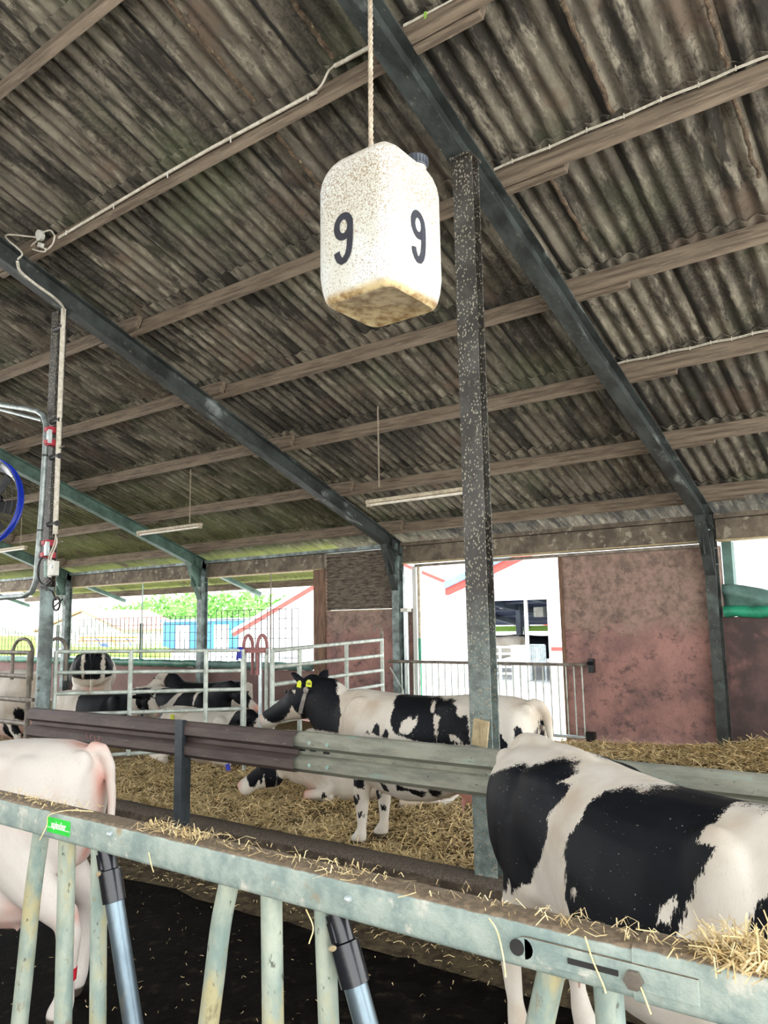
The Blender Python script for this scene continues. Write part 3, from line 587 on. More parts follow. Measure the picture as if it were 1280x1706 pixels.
# pen gates
def tubegate(name, label, P, Q, zl, zr, posts, mat='gate_metal', r=.024, group='tubular pen gates'):
    """P,Q = (x,y) ends; zl/zr = rail heights at each end; posts = parameters along the gate"""
    g = thing(name, label, 'gate', (P[0], P[1], zl[-1] - .1), group)
    for a, b in zip(zl, zr): MB().tube([V(P[0], P[1], a), V(Q[0], Q[1], b)], r, 10).build('rail', mat, g, smooth_=True)
    for t in posts:
        x = P[0] + (Q[0] - P[0]) * t; y = P[1] + (Q[1] - P[1]) * t; a = zl[0] + (zr[0] - zl[0]) * t; b = zl[-1] + (zr[-1] - zl[-1]) * t
        MB().tube([V(x, y - .01, b - .02), V(x, y - .01, a + .01)], r * 1.15, 10).build('upright', mat, g, smooth_=True)
    return g
GA = tubegate('pen_gate', 'long grey tubular gate running from the left post towards the red hooped gate ends', (-8.98, 5.32), (-7.50, 7.0), (1.72, 1.47, 1.22, .97, .72, .46), (1.685, 1.43, 1.20, .96, .73, .50), (.0, .39, .796, 1.0))
GB = tubegate('pen_gate', 'bright tubular gate sloping from the red hoops to the wall left of the doorway', (-7.18, 7.2), (-8.30, 11.0), (1.675, 1.47, 1.25, 1.02, .78, .55), (1.71, 1.44, 1.19, .94, .69, .44), (.0, .194, .603, 1.0), r=.028)
GL = tubegate('pen_gate', 'grey tubular gate at the left picture edge in front of the standing cow', (-11.6, 5.3), (-9.36, 5.2), (1.71, 1.42, 1.12, .84, .5), (1.71, 1.42, 1.13, .85, .5), (.0, .5, 1.0), mat='gate_rusty', r=.028)
MB().bb((-9.55, 5.15, 1.13), (-9.2, 5.19, 1.17)).build('latch', 'gate_rusty', GL)
def hoop(name, label, P, Q, z, h, mat, r=.022):
    pts = [V(P[0], P[1], z - .35)] + [V(P[0] + (Q[0] - P[0]) * (1 - math.cos(a)) / 2, P[1] + (Q[1] - P[1]) * (1 - math.cos(a)) / 2, z + h * math.sin(a)) for a in [math.pi * i / 14 for i in range(15)]] + [V(Q[0], Q[1], z - .35)]
    return tag(MB().tube(pts, r, 10).build(name, mat, smooth_=True), label, 'hoop', 'hooped gate ends')
hoop('gate_hoop', 'grey metal hoop above the gate at the left picture edge', (-9.86, 5.24), (-9.40, 5.24), 1.72, .16, 'gate_rusty')
hoop('gate_hoop', 'grey metal hoop just right of the left post', (-9.22, 5.33), (-8.94, 5.42), 1.72, .16, 'gate_rusty')
def gate_post(px, Y, zt, zb, lab, mat='gate_metal', r=.024):
    p = aty(px, 1100, Y); return tag(MB().tube([V(p.x, Y, zb), V(p.x, Y, zt)], r, 10).build('gate_upright', mat, smooth_=True), lab, 'upright', 'gate uprights at the red hoops')
h1 = aty(406, 1085, 7.05); h2 = aty(421, 1085, 7.15); h3 = aty(429, 1085, 7.12); h4 = aty(445, 1085, 7.22)
hoop('gate_hoop', 'dark red hoop, left one of the pair at the gate junction', (h1.x, 7.05), (h2.x, 7.15), 1.72, .15, 'red_metal')
hoop('gate_hoop', 'dark red hoop, right one of the pair at the gate junction', (h3.x, 7.12), (h4.x, 7.22), 1.72, .15, 'red_metal')
gate_post(408, 7.06, 1.7, .2, 'grey upright under the left red hoop'); gate_post(434, 7.16, 1.7, .2, 'pale upright between the two red hoops', 'pipe_bright'); gate_post(444, 7.2, 1.7, .2, 'grey upright under the right red hoop')
q0 = aty(404, 1080, 7.0); q1 = aty(432, 1080, 7.1)
tag(MB().bar(V(q0.x, 7.02, 1.685), V(q1.x + .1, 7.1, 1.685), .05, .07).build('red_strap', 'red_metal'), 'flat dark red bar joining the two red hoops', 'bar')
bl = MB().ell((q0.x - .02, 6.98, 1.70), (.05, .04, .03))
for k in (-1, 0, 1): bl.tube([V(q0.x + .03 * k - .02, 6.97, 1.69), V(q0.x + .035 * k - .02, 6.96, 1.58 - .02 * (k == -1))], .014, 8)
tag(bl.build('blue_glove', 'band_blue', smooth_=True), 'dark blue glove hung over the gate rail beside the red hoops', 'glove')
# end post at gate B
pe = thing('gate_end_post', 'rusty upright with a small hook top where the bright gate ends', 'post', (-8.30, 11.02, 0))
MB().tube([V(-8.33, 11.02, 0), V(-8.33, 11.02, 1.85)] , .035, 10).build('upright', 'gate_rusty', pe, smooth_=True)
MB().tube([V(-8.33, 11.02, 1.7)] + [V(-8.33 - .13 * (1 - math.cos(a)) / 1.6, 11.02, 1.85 + .10 * math.sin(a)) for a in [math.pi * i / 8 for i in range(9)]], .016, 8).build('hook', 'gate_rusty', pe, smooth_=True)
# doorway gate with vertical bars
Yg = YW - .32; gl = aty(648, 1103, Yg); gr = aty(984, 1108, Yg); gb = aty(975, 1231, Yg)
dg = thing('barred_gate', 'wide grey gate of slim vertical bars closing the bright doorway', 'gate', ((gl.x + gr.x) / 2, Yg, gb.z))
MB().tube([V(gl.x, Yg, gr.z), V(gr.x, Yg, gr.z)], .028, 10).build('top_rail', 'gate_rusty', dg, smooth_=True)
MB().tube([V(gl.x + .5, Yg, gb.z + .02), V(gr.x - .08, Yg, gb.z + .02)], .028, 10).build('bottom_rail', 'pipe_bright', dg, smooth_=True)
nb = 27
for i in range(nb):
    x = gl.x + .30 + (gr.x - .15 - gl.x - .30) * i / (nb - 1)
    MB().tube([V(x, Yg, gb.z + .02), V(x, Yg, gr.z)], .012, 8).build('bar', 'gate_metal', dg, smooth_=True)
MB().bb((gr.x - .02, Yg - .06, gr.z - .12), (gr.x + .07, Yg + .04, gr.z + .10)).tube([V(gr.x - .02, Yg - .07, gr.z + .03), V(gr.x + .09, Yg - .07, gr.z + .03)], .03, 8).build('hinge', 'black_plastic', dg, bevel=.008)
MB().bb((gr.x - .12, Yg - .05, gb.z - .03), (gr.x + .02, Yg + .05, gb.z + .12)).build('hinge', 'black_plastic', dg, bevel=.008)
MB().tube([aty(650, 1112, Yg - .05), aty(672, 1150, Yg - .05), aty(678, 1190, Yg - .05)], .012, 8).build('stay', 'gate_metal', dg)

# ---------------------------------------------------------------- headlock in front
HZ = 1.30; HYf = aty(640, 1500, 0.0001 + 1.53).y
def hx(px, py, z=1.30): return atz(px, py, z)
Zt = 1.395; yb = atz(640, 1552, HZ).y; yf = yb; yt = atz(640, 1477, Zt).y
hl = thing('feed_headlock', 'galvanised feed fence across the foreground with a straw-littered square top rail', 'feed fence', (-1.5, yb, ALZ))
w_ = .085; prof = []
for (cu_, cv, a0) in ((w_ - .014, .095 - .014, 0), (.014, .095 - .014, 90), (.014, .014, 180), (w_ - .014, .014, 270)):
    for a in (0, 30, 60, 90): prof.append((cu_ + .014 * math.cos(math.radians(a0 + a)), cv + .014 * math.sin(math.radians(a0 + a))))
MB().prism(prof, (-4.6, yb, HZ), (-.42, yb, HZ), V(0, 1, 0), V(0, 0, 1)).build('top_rail', 'galv_rail', hl, smooth_=True)
# outer sleeve with slot at the right
xs0 = atz(945, 1640, HZ).x
pr2 = [(u * 1.10 - .004, v_ * 1.10 - .004) for u, v_ in prof]
MB().prism(pr2, (xs0 + .13, yb, HZ), (.5, yb, HZ), V(0, 1, 0), V(0, 0, 1)).build('outer_sleeve', 'galv_rail', hl, smooth_=True)
MB().box((xs0 + .08, yb - .006, HZ + .045), (.34, .008, .045)).tube([V(xs0 - .09, yb - .002, HZ + .045), V(xs0 - .09, yb - .010, HZ + .045)], .022, 16).build('slide_plate', 'galv_rail', hl, bevel=.002)
MB().box((xs0 + .055, yb - .0115, HZ + .045), (.10, .003, .010)).build('slot', 'dark_rubber', hl)
MB().tube([V(xs0 - .105, yb - .0105, HZ + .045), V(xs0 - .105, yb - .0125, HZ + .045)], .016, 16).build('slot', 'dark_rubber', hl)
MB().tube([V(xs0 + .135, yb - .008, HZ + .042), V(xs0 + .135, yb - .022, HZ + .042)], .018, 6).build('bolt_nut', 'gate_rusty', hl)
for px, py in ((185, 1389), (582, 1497)):
    p = aty(px, py, yb); MB().tube([V(p.x, yb + .002, p.z), V(p.x, yb - .008, p.z)], .009, 8).ell((p.x, yb - .008, p.z), (.009, .005, .007)).build('bolt_nut', 'pipe_bright', hl)
yc = yb + .045
def ctube(px1, px2, py2, r, mat, name='neck_tube', bend=0, pytop=None, extra=None):
    a = aty(px1, pytop or (1368 + px1 * .2895), yc); a.z = HZ + .02
    b = aty(px2, py2, yc); d = (b - a); c = a + d * 1.9
    m1 = a + d * .35 + V(bend, 0, 0); m2 = a + d * .8 + V(bend * .6, 0, 0)
    return MB().tube(bez([a, m1, m2, c], 6), r, 16).build(name, mat, hl, smooth_=True)
R_ = .0285
for (p1, p2, bd) in ((70, 34, -.012), (112, 105, 0), (385, 350, -.012), (452, 455, 0), (926, 900, -.0), (1014, 1018, 0)):
    ctube(p1, p2, 1706, R_, 'galv_tube', bend=bd)
ctube(165, 163, 1706, .026, 'galv_tube'); ctube(540, 548, 1706, .026, 'galv_tube')
def lockbar(pxt, pyt, pxb, pyb):
    a = aty(pxt, pyt, yc - .01); b = aty(pxb, pyb, yc - .01); d = (b - a).normalized(); L = (b - a).length
    lb = MB().tube([a + d * .10, b + d * .5], .029, 18).build('locking_bar', 'steel_tube', hl, smooth_=True)
    sl = MB().tube([a - d * .01, a + d * .055, a + d * .058, a + d * .15, a + d * .152], [.028, .028, .036, .036, .030], 18).build('black_sleeve', 'black_plastic', hl, smooth_=True)
    MB().bar(a + d * .004 + V(0, -.031, 0), a + d * .05 + V(0, -.031, 0), .014, .008, V(0, 1, 0)).build('rib', 'black_plastic', sl)
    MB().ell(a + d * .062 + V(-.008, -.035, 0), (.014, .004, .007), axes=(V(.9, 0, .35), V(0, 1, 0), V(-.35, 0, .9))).build('scuff', 'wood_light', sl)
lockbar(178, 1418, 222, 1706); lockbar(562, 1528, 610, 1706)
# sticker on the front face
p = aty(98, 1377, yb); sa = V(1, 0, -.0); 
st = MB(); st.box((p.x, yb - .0012, p.z), (.135, .0016, .048)); sto = st.build('label_sticker', 'sticker', hl, bevel=0)
MB().box((p.x, yb - .0022, p.z - .008), (.132, .0008, .0024)).build('white_line', 'sticker_text', sto)
tm = MB(); textmesh('spinder', .029, (p.x + .002, yb - .0024, p.z + .003), V(1, 0, 0), V(0, 0, 1), tm, offset=.0006); tm.build('lettering', 'sticker_text', sto)
tag(MB().tube([aty(1110, 1610, yb + .06) + V(0, 0, -.01), aty(1145, 1612, yb + .06), aty(1186, 1632, yb + .06) + V(0, 0, -.01)], [.006, .016, .006], 10).build('green_cap', 'green_plastic', smooth_=True), 'bright green plastic piece lying on the feed fence rail among straw', 'plastic piece')
# ================================================================ COWS
def lring(c, ax_u, ax_v, ru, rv, n=20, e=1.0, ev=None):
    out = []
    for k in range(n):
        t = 2 * math.pi * k / n; a, b_ = math.cos(t), math.sin(t)
        out.append(c + ax_u * (ru * math.copysign(abs(a) ** e, a)) + ax_v * (rv * math.copysign(abs(b_) ** e, b_)))
    return out
def torso_rings(sec, dz):
    rings = []
    for (x, zt, zb, wd, zw, e) in sec:
        r = []
        for k in range(28):
            t = 2 * math.pi * k / 28; a, b_ = math.cos(t), math.sin(t)
            z = zw + (zt - zw) * abs(b_) ** e if b_ >= 0 else zw - (zw - zb) * abs(b_) ** .9
            y = wd * math.copysign(abs(a) ** (.85 if b_ < 0 else .9), a)
            r.append(V(x, y, z + dz))
        rings.append(r)
    return rings
STAND = [(-1.06, 1.30, 1.08, .06, 1.2, 1), (-1.02, 1.365, .92, .17, 1.20, .8), (-.95, 1.41, .76, .245, 1.14, .95), (-.82, 1.44, .70, .285, 1.10, 1.0), (-.66, 1.445, .68, .295, 1.10, 1.0), (-.48, 1.44, .66, .30, 1.14, .85),
         (-.30, 1.42, .62, .30, 1.05, .9), (-.10, 1.405, .56, .345, .95, .85), (.12, 1.40, .53, .365, .92, .9), (.35, 1.41, .54, .345, .93, .95), (.52, 1.425, .58, .285, .95, 1.05), (.66, 1.435, .62, .235, .98, 1.0), (.78, 1.42, .68, .205, 1.02, 1.1), (.90, 1.36, .78, .16, 1.05, 1.0)]
def seg(mb, pts, rad, n=14):
    """limb: pts, (fore-aft radius, side radius)"""
    P = [Vector(p) for p in pts]; rings = []
    for i, p in enumerate(P):
        t = (P[min(i + 1, len(P) - 1)] - P[max(i - 1, 0)]).normalized(); side = V(0, 1, 0); side = (side - t * side.dot(t))
        side = side.normalized() if side.length > .1 else V(1, 0, 0); u = t.cross(side)
        rings.append(lring(p, u, side, rad[i][0], rad[i][1], n))
    mb.loft(rings)
def sdpoly(P, Q):
    """signed distance (positive inside) of points P (n,2) to polygon Q"""
    Q = np.array(Q, float); d = np.full(len(P), 1e9); ins = np.zeros(len(P), bool)
    for i in range(len(Q)):
        a = Q[i]; b = Q[(i + 1) % len(Q)]; e = b - a; w_ = P - a
        t = np.clip((w_ @ e) / max(e @ e, 1e-12), 0, 1); dd = w_ - t[:, None] * e; d = np.minimum(d, np.hypot(dd[:, 0], dd[:, 1]))
        c1 = (a[1] > P[:, 1]) != (b[1] > P[:, 1])
        with np.errstate(divide='ignore', invalid='ignore'):
            xi = (b[0] - a[0]) * (P[:, 1] - a[1]) / (b[1] - a[1]) + a[0]
        ins ^= c1 & (P[:, 0] < xi)
    return np.where(ins, d, -d)
COWS = {}
def cow(name_label, cat, loc, heading, scale=(1, 1, 1), lie=False, neck=None, poll=(1.38, 0, 1.50), muz=(1.86, 0, 1.12), legs=None, udder=1.0, tail=None, patches=(), pink=(), vox=.015, mat='coat', white=False, group='cows in the barn', ears=True, earpose=0, nk=1.0, hk=1.0, lk=1.0, belly=0.0, tailhead=0.0):
    dz = -.56 if lie else 0
    mb = MB(); mb.loft(torso_rings([(x, zt, zb - belly * max(0, 1 - abs(x) / .8), w_, zw, e) for x, zt, zb, w_, zw, e in STAND], dz))
    # hip hooks, pins, brisket, shoulders
    for s in (-1, 1):
        mb.ell((-.46, s * .185, 1.305 + dz), (.22, .08, .085)); mb.ell((-.985, s * .105, 1.33 + dz), (.07, .05, .07))
        mb.ell((.55, s * .17, 1.06 + dz), (.20, .10, .32)); mb.ell((-.70, s * .19, 1.08 + dz), (.26, .12, .30))
    if tailhead: mb.ell((-.86, 0, 1.40 + tailhead + dz), (.22, .05, .07)); mb.ell((-.60, 0, 1.41 + tailhead * .5 + dz), (.25, .05, .05))
    pl = Vector(poll); mz = Vector(muz)
    # neck
    n0 = V(.62, 0, 1.10 + dz); mid = neck and Vector(neck) or (n0.lerp(pl, .5) + V(0, 0, .02))
    base = V(.66, 0, 1.12 + dz)
    P = [base, base.lerp(mid, .6) + V(.02, 0, 0), mid, mid.lerp(pl, .6), pl.lerp(mz, .12) + V(0, 0, -.05)]
    rr = [(a * (1 + (nk - 1) * f_), b * (1 + (nk - 1) * f_ * .7)) for (a, b), f_ in zip([(.33, .20), (.26, .155), (.20, .12), (.165, .105), (.13, .10)], (0, .45, .9, .9, .5))]
    P[1] = P[1] + V(0, 0, -.12 * (nk - 1)); P[3] = P[3] + V(0, 0, -.05 * (nk - 1)); rings = []
    for i, p in enumerate(P):
        t = (P[min(i + 1, 4)] - P[max(i - 1, 0)]).normalized(); side = t.cross(V(0, 0, 1)).normalized(); u = side.cross(t)
        rings.append(lring(p, u, side, rr[i][0], rr[i][1], 18))
    mb.loft(rings)
    # head
    ax = (mz - pl).normalized(); side = ax.cross(V(0, 0, 1)).normalized(); up = side.cross(ax); L = (mz - pl).length
    hr = [(-.10, .045, .060, 0), (-.05, .085, .085, -.01), (.06, .115, .100, -.035), (.20, .130, .112, -.055), (.34, .125, .115, -.06), (.50, .100, .088, -.045), (.66, .080, .070, -.03), (.80, .072, .066, -.022), (.92, .074, .074, -.02), (1.0, .062, .070, -.025), (1.05, .035, .045, -.03)]
    mb.loft([lring(pl + ax * (t * L) + up * (o * hk - .06 * (hk - 1)), up, side, a * hk, b_ * (1 + (hk - 1) * .6), 18) for t, a, b_, o in hr])
    for s in (-1, 1):
        mb.ell(pl + ax * (.30 * L) + side * (s * .088) + up * .012, (.045, .030, .030), axes=(ax, side, up))
        mb.ell(pl + ax * (.36 * L) + side * (s * .05) + up * -.09, (.13, .05, .07), axes=(ax, side, up))
        mb.ell(pl + ax * (.98 * L) + side * (s * .045) + up * .01, (.03, .025, .03), axes=(ax, side, up))
        if ears:
            eb = pl + side * (s * .075) - up * .03 + ax * .015; ed = (side * s * 1.0 - up * (.12 if earpose == 0 else -.75) - ax * .25).normalized(); ew = ed.cross(ax).normalized(); et = ed.cross(ew).normalized()
            mb.loft([lring(eb + ed * (.245 * t), ew, et, a, b_, 10) for t, a, b_ in ((0, .030, .028), (.25, .055, .022), (.55, .070, .017), (.8, .050, .014), (1, .012, .010))])
    # legs
    if legs is None:
        if not lie:
            legs = []
            for s in (-1, 1):
                legs.append(('f', [(.56, s * .17, 1.05), (.50, s * .18, .78), (.53, s * .16, .62), (.56, s * .155, .42), (.55, s * .155, .36), (.555, s * .155, .17), (.57, s * .155, .10), (.60, s * .155, .045), (.615, s * .155, 0)]))
                legs.append(('h', [(-.66, s * .17, 1.10), (-.58, s * .20, .86), (-.74, s * .19, .68), (-.90, s * .175, .53), (-.905, s * .17, .46), (-.86, s * .17, .20), (-.84, s * .17, .12), (-.80, s * .17, .05), (-.785, s * .17, 0)]))
        else:
            legs = []
            for s in (-1, 1):
                legs.append(('f', [(.56, s * .18, .45), (.46, s * .22, .22), (.58, s * .24, .12), (.80, s * .23, .10), (.82, s * .22, .08), (.62, s * .20, .055), (.56, s * .20, .05), (.50, s * .20, .05), (.46, s * .20, .05)]))
                legs.append(('h', [(-.62, s * .20, .42), (-.38, s * .33, .24), (-.50, s * .38, .15), (-.80, s * .40, .11), (-.84, s * .40, .09), (-.60, s * .44, .06), (-.50, s * .45, .05), (-.42, s * .45, .05), (-.37, s * .45, .05)]))
    RF = [(.17, .09), (.10, .075), (.070, .058), (.058, .050), (.048, .042), (.032, .030), (.044, .042), (.055, .052), (.066, .058)]
    RH = [(.26, .12), (.17, .10), (.100, .068), (.066, .048), (.060, .044), (.036, .034), (.046, .044), (.055, .052), (.066, .058)]
    for kd, pts in legs: seg(mb, pts, [(a * (lk if i_ < 8 else 1), b * (lk if i_ < 8 else 1)) for i_, (a, b) in enumerate(RF if kd == 'f' else RH)])
    if udder:
        u_ = udder; mb.ell((-.52, 0, .66 + dz * .75), (.25 * u_, .20 * u_, .20 * u_))
        if not lie:
            for s in (-1, 1):
                for x in (-.62, -.42): seg(mb, [(x, s * .09, .62 - .1 * u_), (x, s * .095, .50 - .02 * u_), (x, s * .095, .44 - .02 * u_)], [(.03, .03), (.017, .017), (.012, .012)], 8)
    if not lie:
        tl = tail or [(-.98, 0, 1.385), (-1.06, 0, 1.38), (-1.11, 0, 1.30), (-1.13, 0, 1.10), (-1.12, 0, .80), (-1.11, 0, .62), (-1.11, 0, .48), (-1.10, 0, .38)]
    else: tl = tail or [(-.98, 0, 1.385 + dz), (-1.06, .02, 1.34 + dz), (-1.12, .05, 1.15 + dz), (-1.14, .12, .35), (-1.1, .25, .12), (-.98, .35, .06), (-.9, .4, .05), (-.85, .42, .05)]
    seg(mb, tl, [(.055, .05), (.045, .04), (.036, .034), (.028, .026), (.022, .022), (.030, .030), (.042, .040), (.02, .02)], 10)
    # one continuous skin
    me = bpy.data.meshes.new('tmp'); me.from_pydata([tuple(v) for v in mb.v], [], mb.f)
    bm = bmesh.new(); bm.from_mesh(me); bmesh.ops.recalc_face_normals(bm, faces=bm.faces); bm.to_mesh(me); bm.free()
    o = bpy.data.objects.new('tmp', me); COL.objects.link(o)
    r_ = o.modifiers.new('r', 'REMESH'); r_.mode = 'VOXEL'; r_.voxel_size = vox
    s_ = o.modifiers.new('s', 'SMOOTH'); s_.factor = .6; s_.iterations = max(3, int(5 * .015 / vox * (2.6 if vox < .014 else 1)))
    dg_ = bpy.context.evaluated_depsgraph_get(); em = bpy.data.meshes.new_from_object(o.evaluated_get(dg_))
    bpy.data.objects.remove(o)
    n = len(em.vertices); A = np.empty(n * 3, np.float32); em.vertices.foreach_get('co', A); A = A.reshape(-1, 3).astype(float)
    ch, sh = math.cos(heading), math.sin(heading); S = np.array(scale)
    Rz = np.array([[ch, -sh, 0], [sh, ch, 0], [0, 0, 1]]); W = (A * S) @ Rz.T
    loc = Vector(loc)
    root = thing('cow', name_label, cat, loc, group)
    em.vertices.foreach_set('co', W.astype(np.float32).ravel()); em.update()
    me = em; me.name = 'body'
    bo = bpy.data.objects.new('body', me); COL.objects.link(bo); bo.parent = root
    me.polygons.foreach_set('use_smooth', [True] * len(me.polygons)); me.materials.clear(); me.materials.append(MATS[mat])
    # patches: traced outlines are carried to the animal's own side plane (x along the body, z up)
    polys = [tuple(p.vertices) for p in me.polygons]
    bv = BVHTree.FromPolygons([Vector(v) + loc for v in W], polys)
    def local(P):
        q = np.array(P - loc) @ Rz; return q / S
    def trace(pts):
        out = []
        for px, py in pts:
            d = Vector(ray(px, py)).normalized(); h = bv.ray_cast(V(0, 0, CAMZ), d)
            if h[0] is not None and (h[0] - loc).length < 3: q = local(h[0])
            else:
                nrm = Vector(Rz @ np.array([0, 1, 0])); hit = d * ((loc - V(0, 0, CAMZ)).dot(nrm) / d.dot(nrm)) + V(0, 0, CAMZ); q = local(hit)
            out.append((q[0], q[2]))
        return out
    blk = np.full(n, -1.0); pnk = np.full(n, -1.0)
    def ev(spec):
        if spec[0] == 'px': return sdpoly(A[:, [0, 2]], trace(spec[1]))
        if spec[0] == 'xz': return sdpoly(A[:, [0, 2]], spec[1])
        if spec[0] == 'e':
            c = np.array(spec[1]); r = np.array(spec[2]); d = np.sqrt((((A - c) / r) ** 2).sum(1)); return (1 - d) * r.min()
        if spec[0] == 'es':
            B = A.copy(); B[:, 1] = np.abs(B[:, 1]); c = np.array(spec[1]); r = np.array(spec[2]); d = np.sqrt((((B - c) / r) ** 2).sum(1)); return (1 - d) * r.min()
    for op, spec in patches:
        v = ev(spec); blk = np.maximum(blk, v) if op == '+' else np.minimum(blk, -v)
    for spec in pink: pnk = np.maximum(pnk, ev(spec))
    d = np.sqrt((((A - np.array((-.52, 0, .62 + dz * .75))) / np.array((.27 * max(udder, .01), .22, .24))) ** 2).sum(1)); pnk = np.maximum(pnk, (1 - d) * .2 if udder else pnk)
    mzs = np.array(mz); d = np.linalg.norm(A - mzs, axis=1); pnk = np.maximum(pnk, .085 - d)
    hoof = np.clip((.055 - A[:, 2]) / .01, 0, 1) if not lie else np.zeros(n)
    if not lie: hoof *= ((np.abs(A[:, 0] - .6) < .14) | (np.abs(A[:, 0] + .8) < .16))
    for nm, arr in (('blk', blk), ('pnk', pnk), ('hoof', hoof)):
        at_ = me.attributes.new(nm, 'FLOAT', 'POINT'); at_.data.foreach_set('value', arr.astype(np.float32))
    def wp(p): return Vector(Rz @ (np.array(p) * S)) + loc
    root_info = dict(root=root, wp=wp, pl=pl, mz=mz, ax=ax, side=side, up=up, L=L, bv=bv, Rz=Rz, S=S)
    for s in (-1, 1):
        p = pl + ax * (.30 * L) + side * (s * .112 * (1 + (hk - 1) * .6)) + up * .03
        MB().ell(wp(p), (.017, .017, .017)).build('eye', 'eye_black', root, smooth_=True)
    return root_info
def eartag(ci, s, w_=.075, h=.085, text=None):
    pl, ax, side, up = ci['pl'], ci['ax'], ci['side'], ci['up']
    return
LEFT = math.pi
# 1 pale cow, foreground left, seen from behind
c1h = math.radians(180 + 28)
pk1 = [('e', (-1.04, 0, 1.20), (.07, .07, .15)), ('e', (-.95, 0, 1.42), (.14, .06, .05)), ('e', (-1.0, 0, .9), (.08, .07, .22)), ('es', (-1.04, .2, .55), (.03, .05, .03))]
C1 = cow('white cow in the left foreground seen from behind through the feed fence', 'cow', (-5.31, 2.40, ALZ), c1h, (1.02, 1.05, 1.07), lk=1.3, mat='coat_pale', vox=.012, poll=(1.42, 0, 1.15), muz=(1.85, 0, .75), pink=pk1,
         udder=1.25, patches=[('+', ('e', (-1.1, 0, .40), (.05, .05, .14)))],
         legs=[(k, [(x + (dx * (1 - min(1, z / 1.0)) if k == 'h' else 0), y, z) for x, y, z in p]) for (k, p), dx in zip(
             [(kk, pp) for s in (-1, 1) for kk, pp in (('f', [(.56, s * .17, 1.05), (.50, s * .18, .78), (.53, s * .16, .62), (.56, s * .155, .42), (.55, s * .155, .36), (.555, s * .155, .17), (.57, s * .155, .10), (.60, s * .155, .045), (.615, s * .155, 0)]), ('h', [(-.66, s * .17, 1.10), (-.60, s * .20, .86), (-.74, s * .19, .68), (-.90, s * .175, .53), (-.905, s * .17, .46), (-.86, s * .17, .20), (-.84, s * .17, .12), (-.80, s * .17, .05), (-.785, s * .17, 0)]))], (0, -.02, 0, -.15))])
bandp = C1['wp']((-.86, .17, .22)); bq = C1['wp']((-.93, .17, .24))
# 2 black and white cow, foreground right
P2 = [('+', ('px', [(806, 1345), (806, 1300), (825, 1288), (862, 1274), (875, 1282), (900, 1270), (930, 1262), (950, 1265), (958, 1278), (955, 1290), (935, 1302), (952, 1308), (942, 1325), (925, 1345), (912, 1362), (912, 1385), (905, 1420), (893, 1445), (885, 1470), (872, 1480), (860, 1482), (852, 1490), (849, 1470), (845, 1485), (835, 1478), (826, 1482), (816, 1440), (800, 1400)])),
      ('+', ('px', [(857, 1285), (859, 1272), (876, 1270), (882, 1280), (872, 1288)])),
      ('+', ('px', [(1018, 1316), (1060, 1311), (1120, 1312), (1170, 1310), (1230, 1322), (1282, 1330), (1282, 1348), (1230, 1337), (1215, 1345), (1200, 1360), (1168, 1390), (1155, 1405), (1180, 1404), (1190, 1408), (1188, 1425), (1172, 1450), (1158, 1465), (1158, 1480), (1142, 1515), (1135, 1550), (1122, 1592), (1100, 1640), (1000, 1640), (955, 1600), (950, 1560), (955, 1535), (942, 1500), (945, 1440), (940, 1425), (945, 1400), (970, 1365), (975, 1345), (990, 1330)])),
      ('-', ('px', [(1130, 1490), (1130, 1508), (1118, 1520), (1112, 1538), (1108, 1530), (1095, 1540), (1098, 1525), (1108, 1512)])),
      ('-', ('px', [(950, 1480), (958, 1480), (957, 1498), (951, 1498)])),
      ('+', ('px', [(1300, 1440), (1280, 1490), (1262, 1510), (1250, 1555), (1245, 1590), (1235, 1615), (1300, 1650)]))]
C2 = cow('large black and white cow in the right foreground with its rump to the middle', 'cow', (-1.24, 3.60, ALZ), math.radians(-34), (1.14, 1.14, 1.07), tailhead=.015, lk=1.15, vox=.011, poll=(1.45, 0, 1.2), muz=(1.9, 0, .8), patches=P2,
         tail=[(-.98, 0, 1.385), (-1.06, 0, 1.38), (-1.11, 0, 1.30), (-1.12, .02, 1.10), (-1.10, .02, .80), (-1.08, .02, .62), (-1.08, .02, .48), (-1.08, .02, .38)])
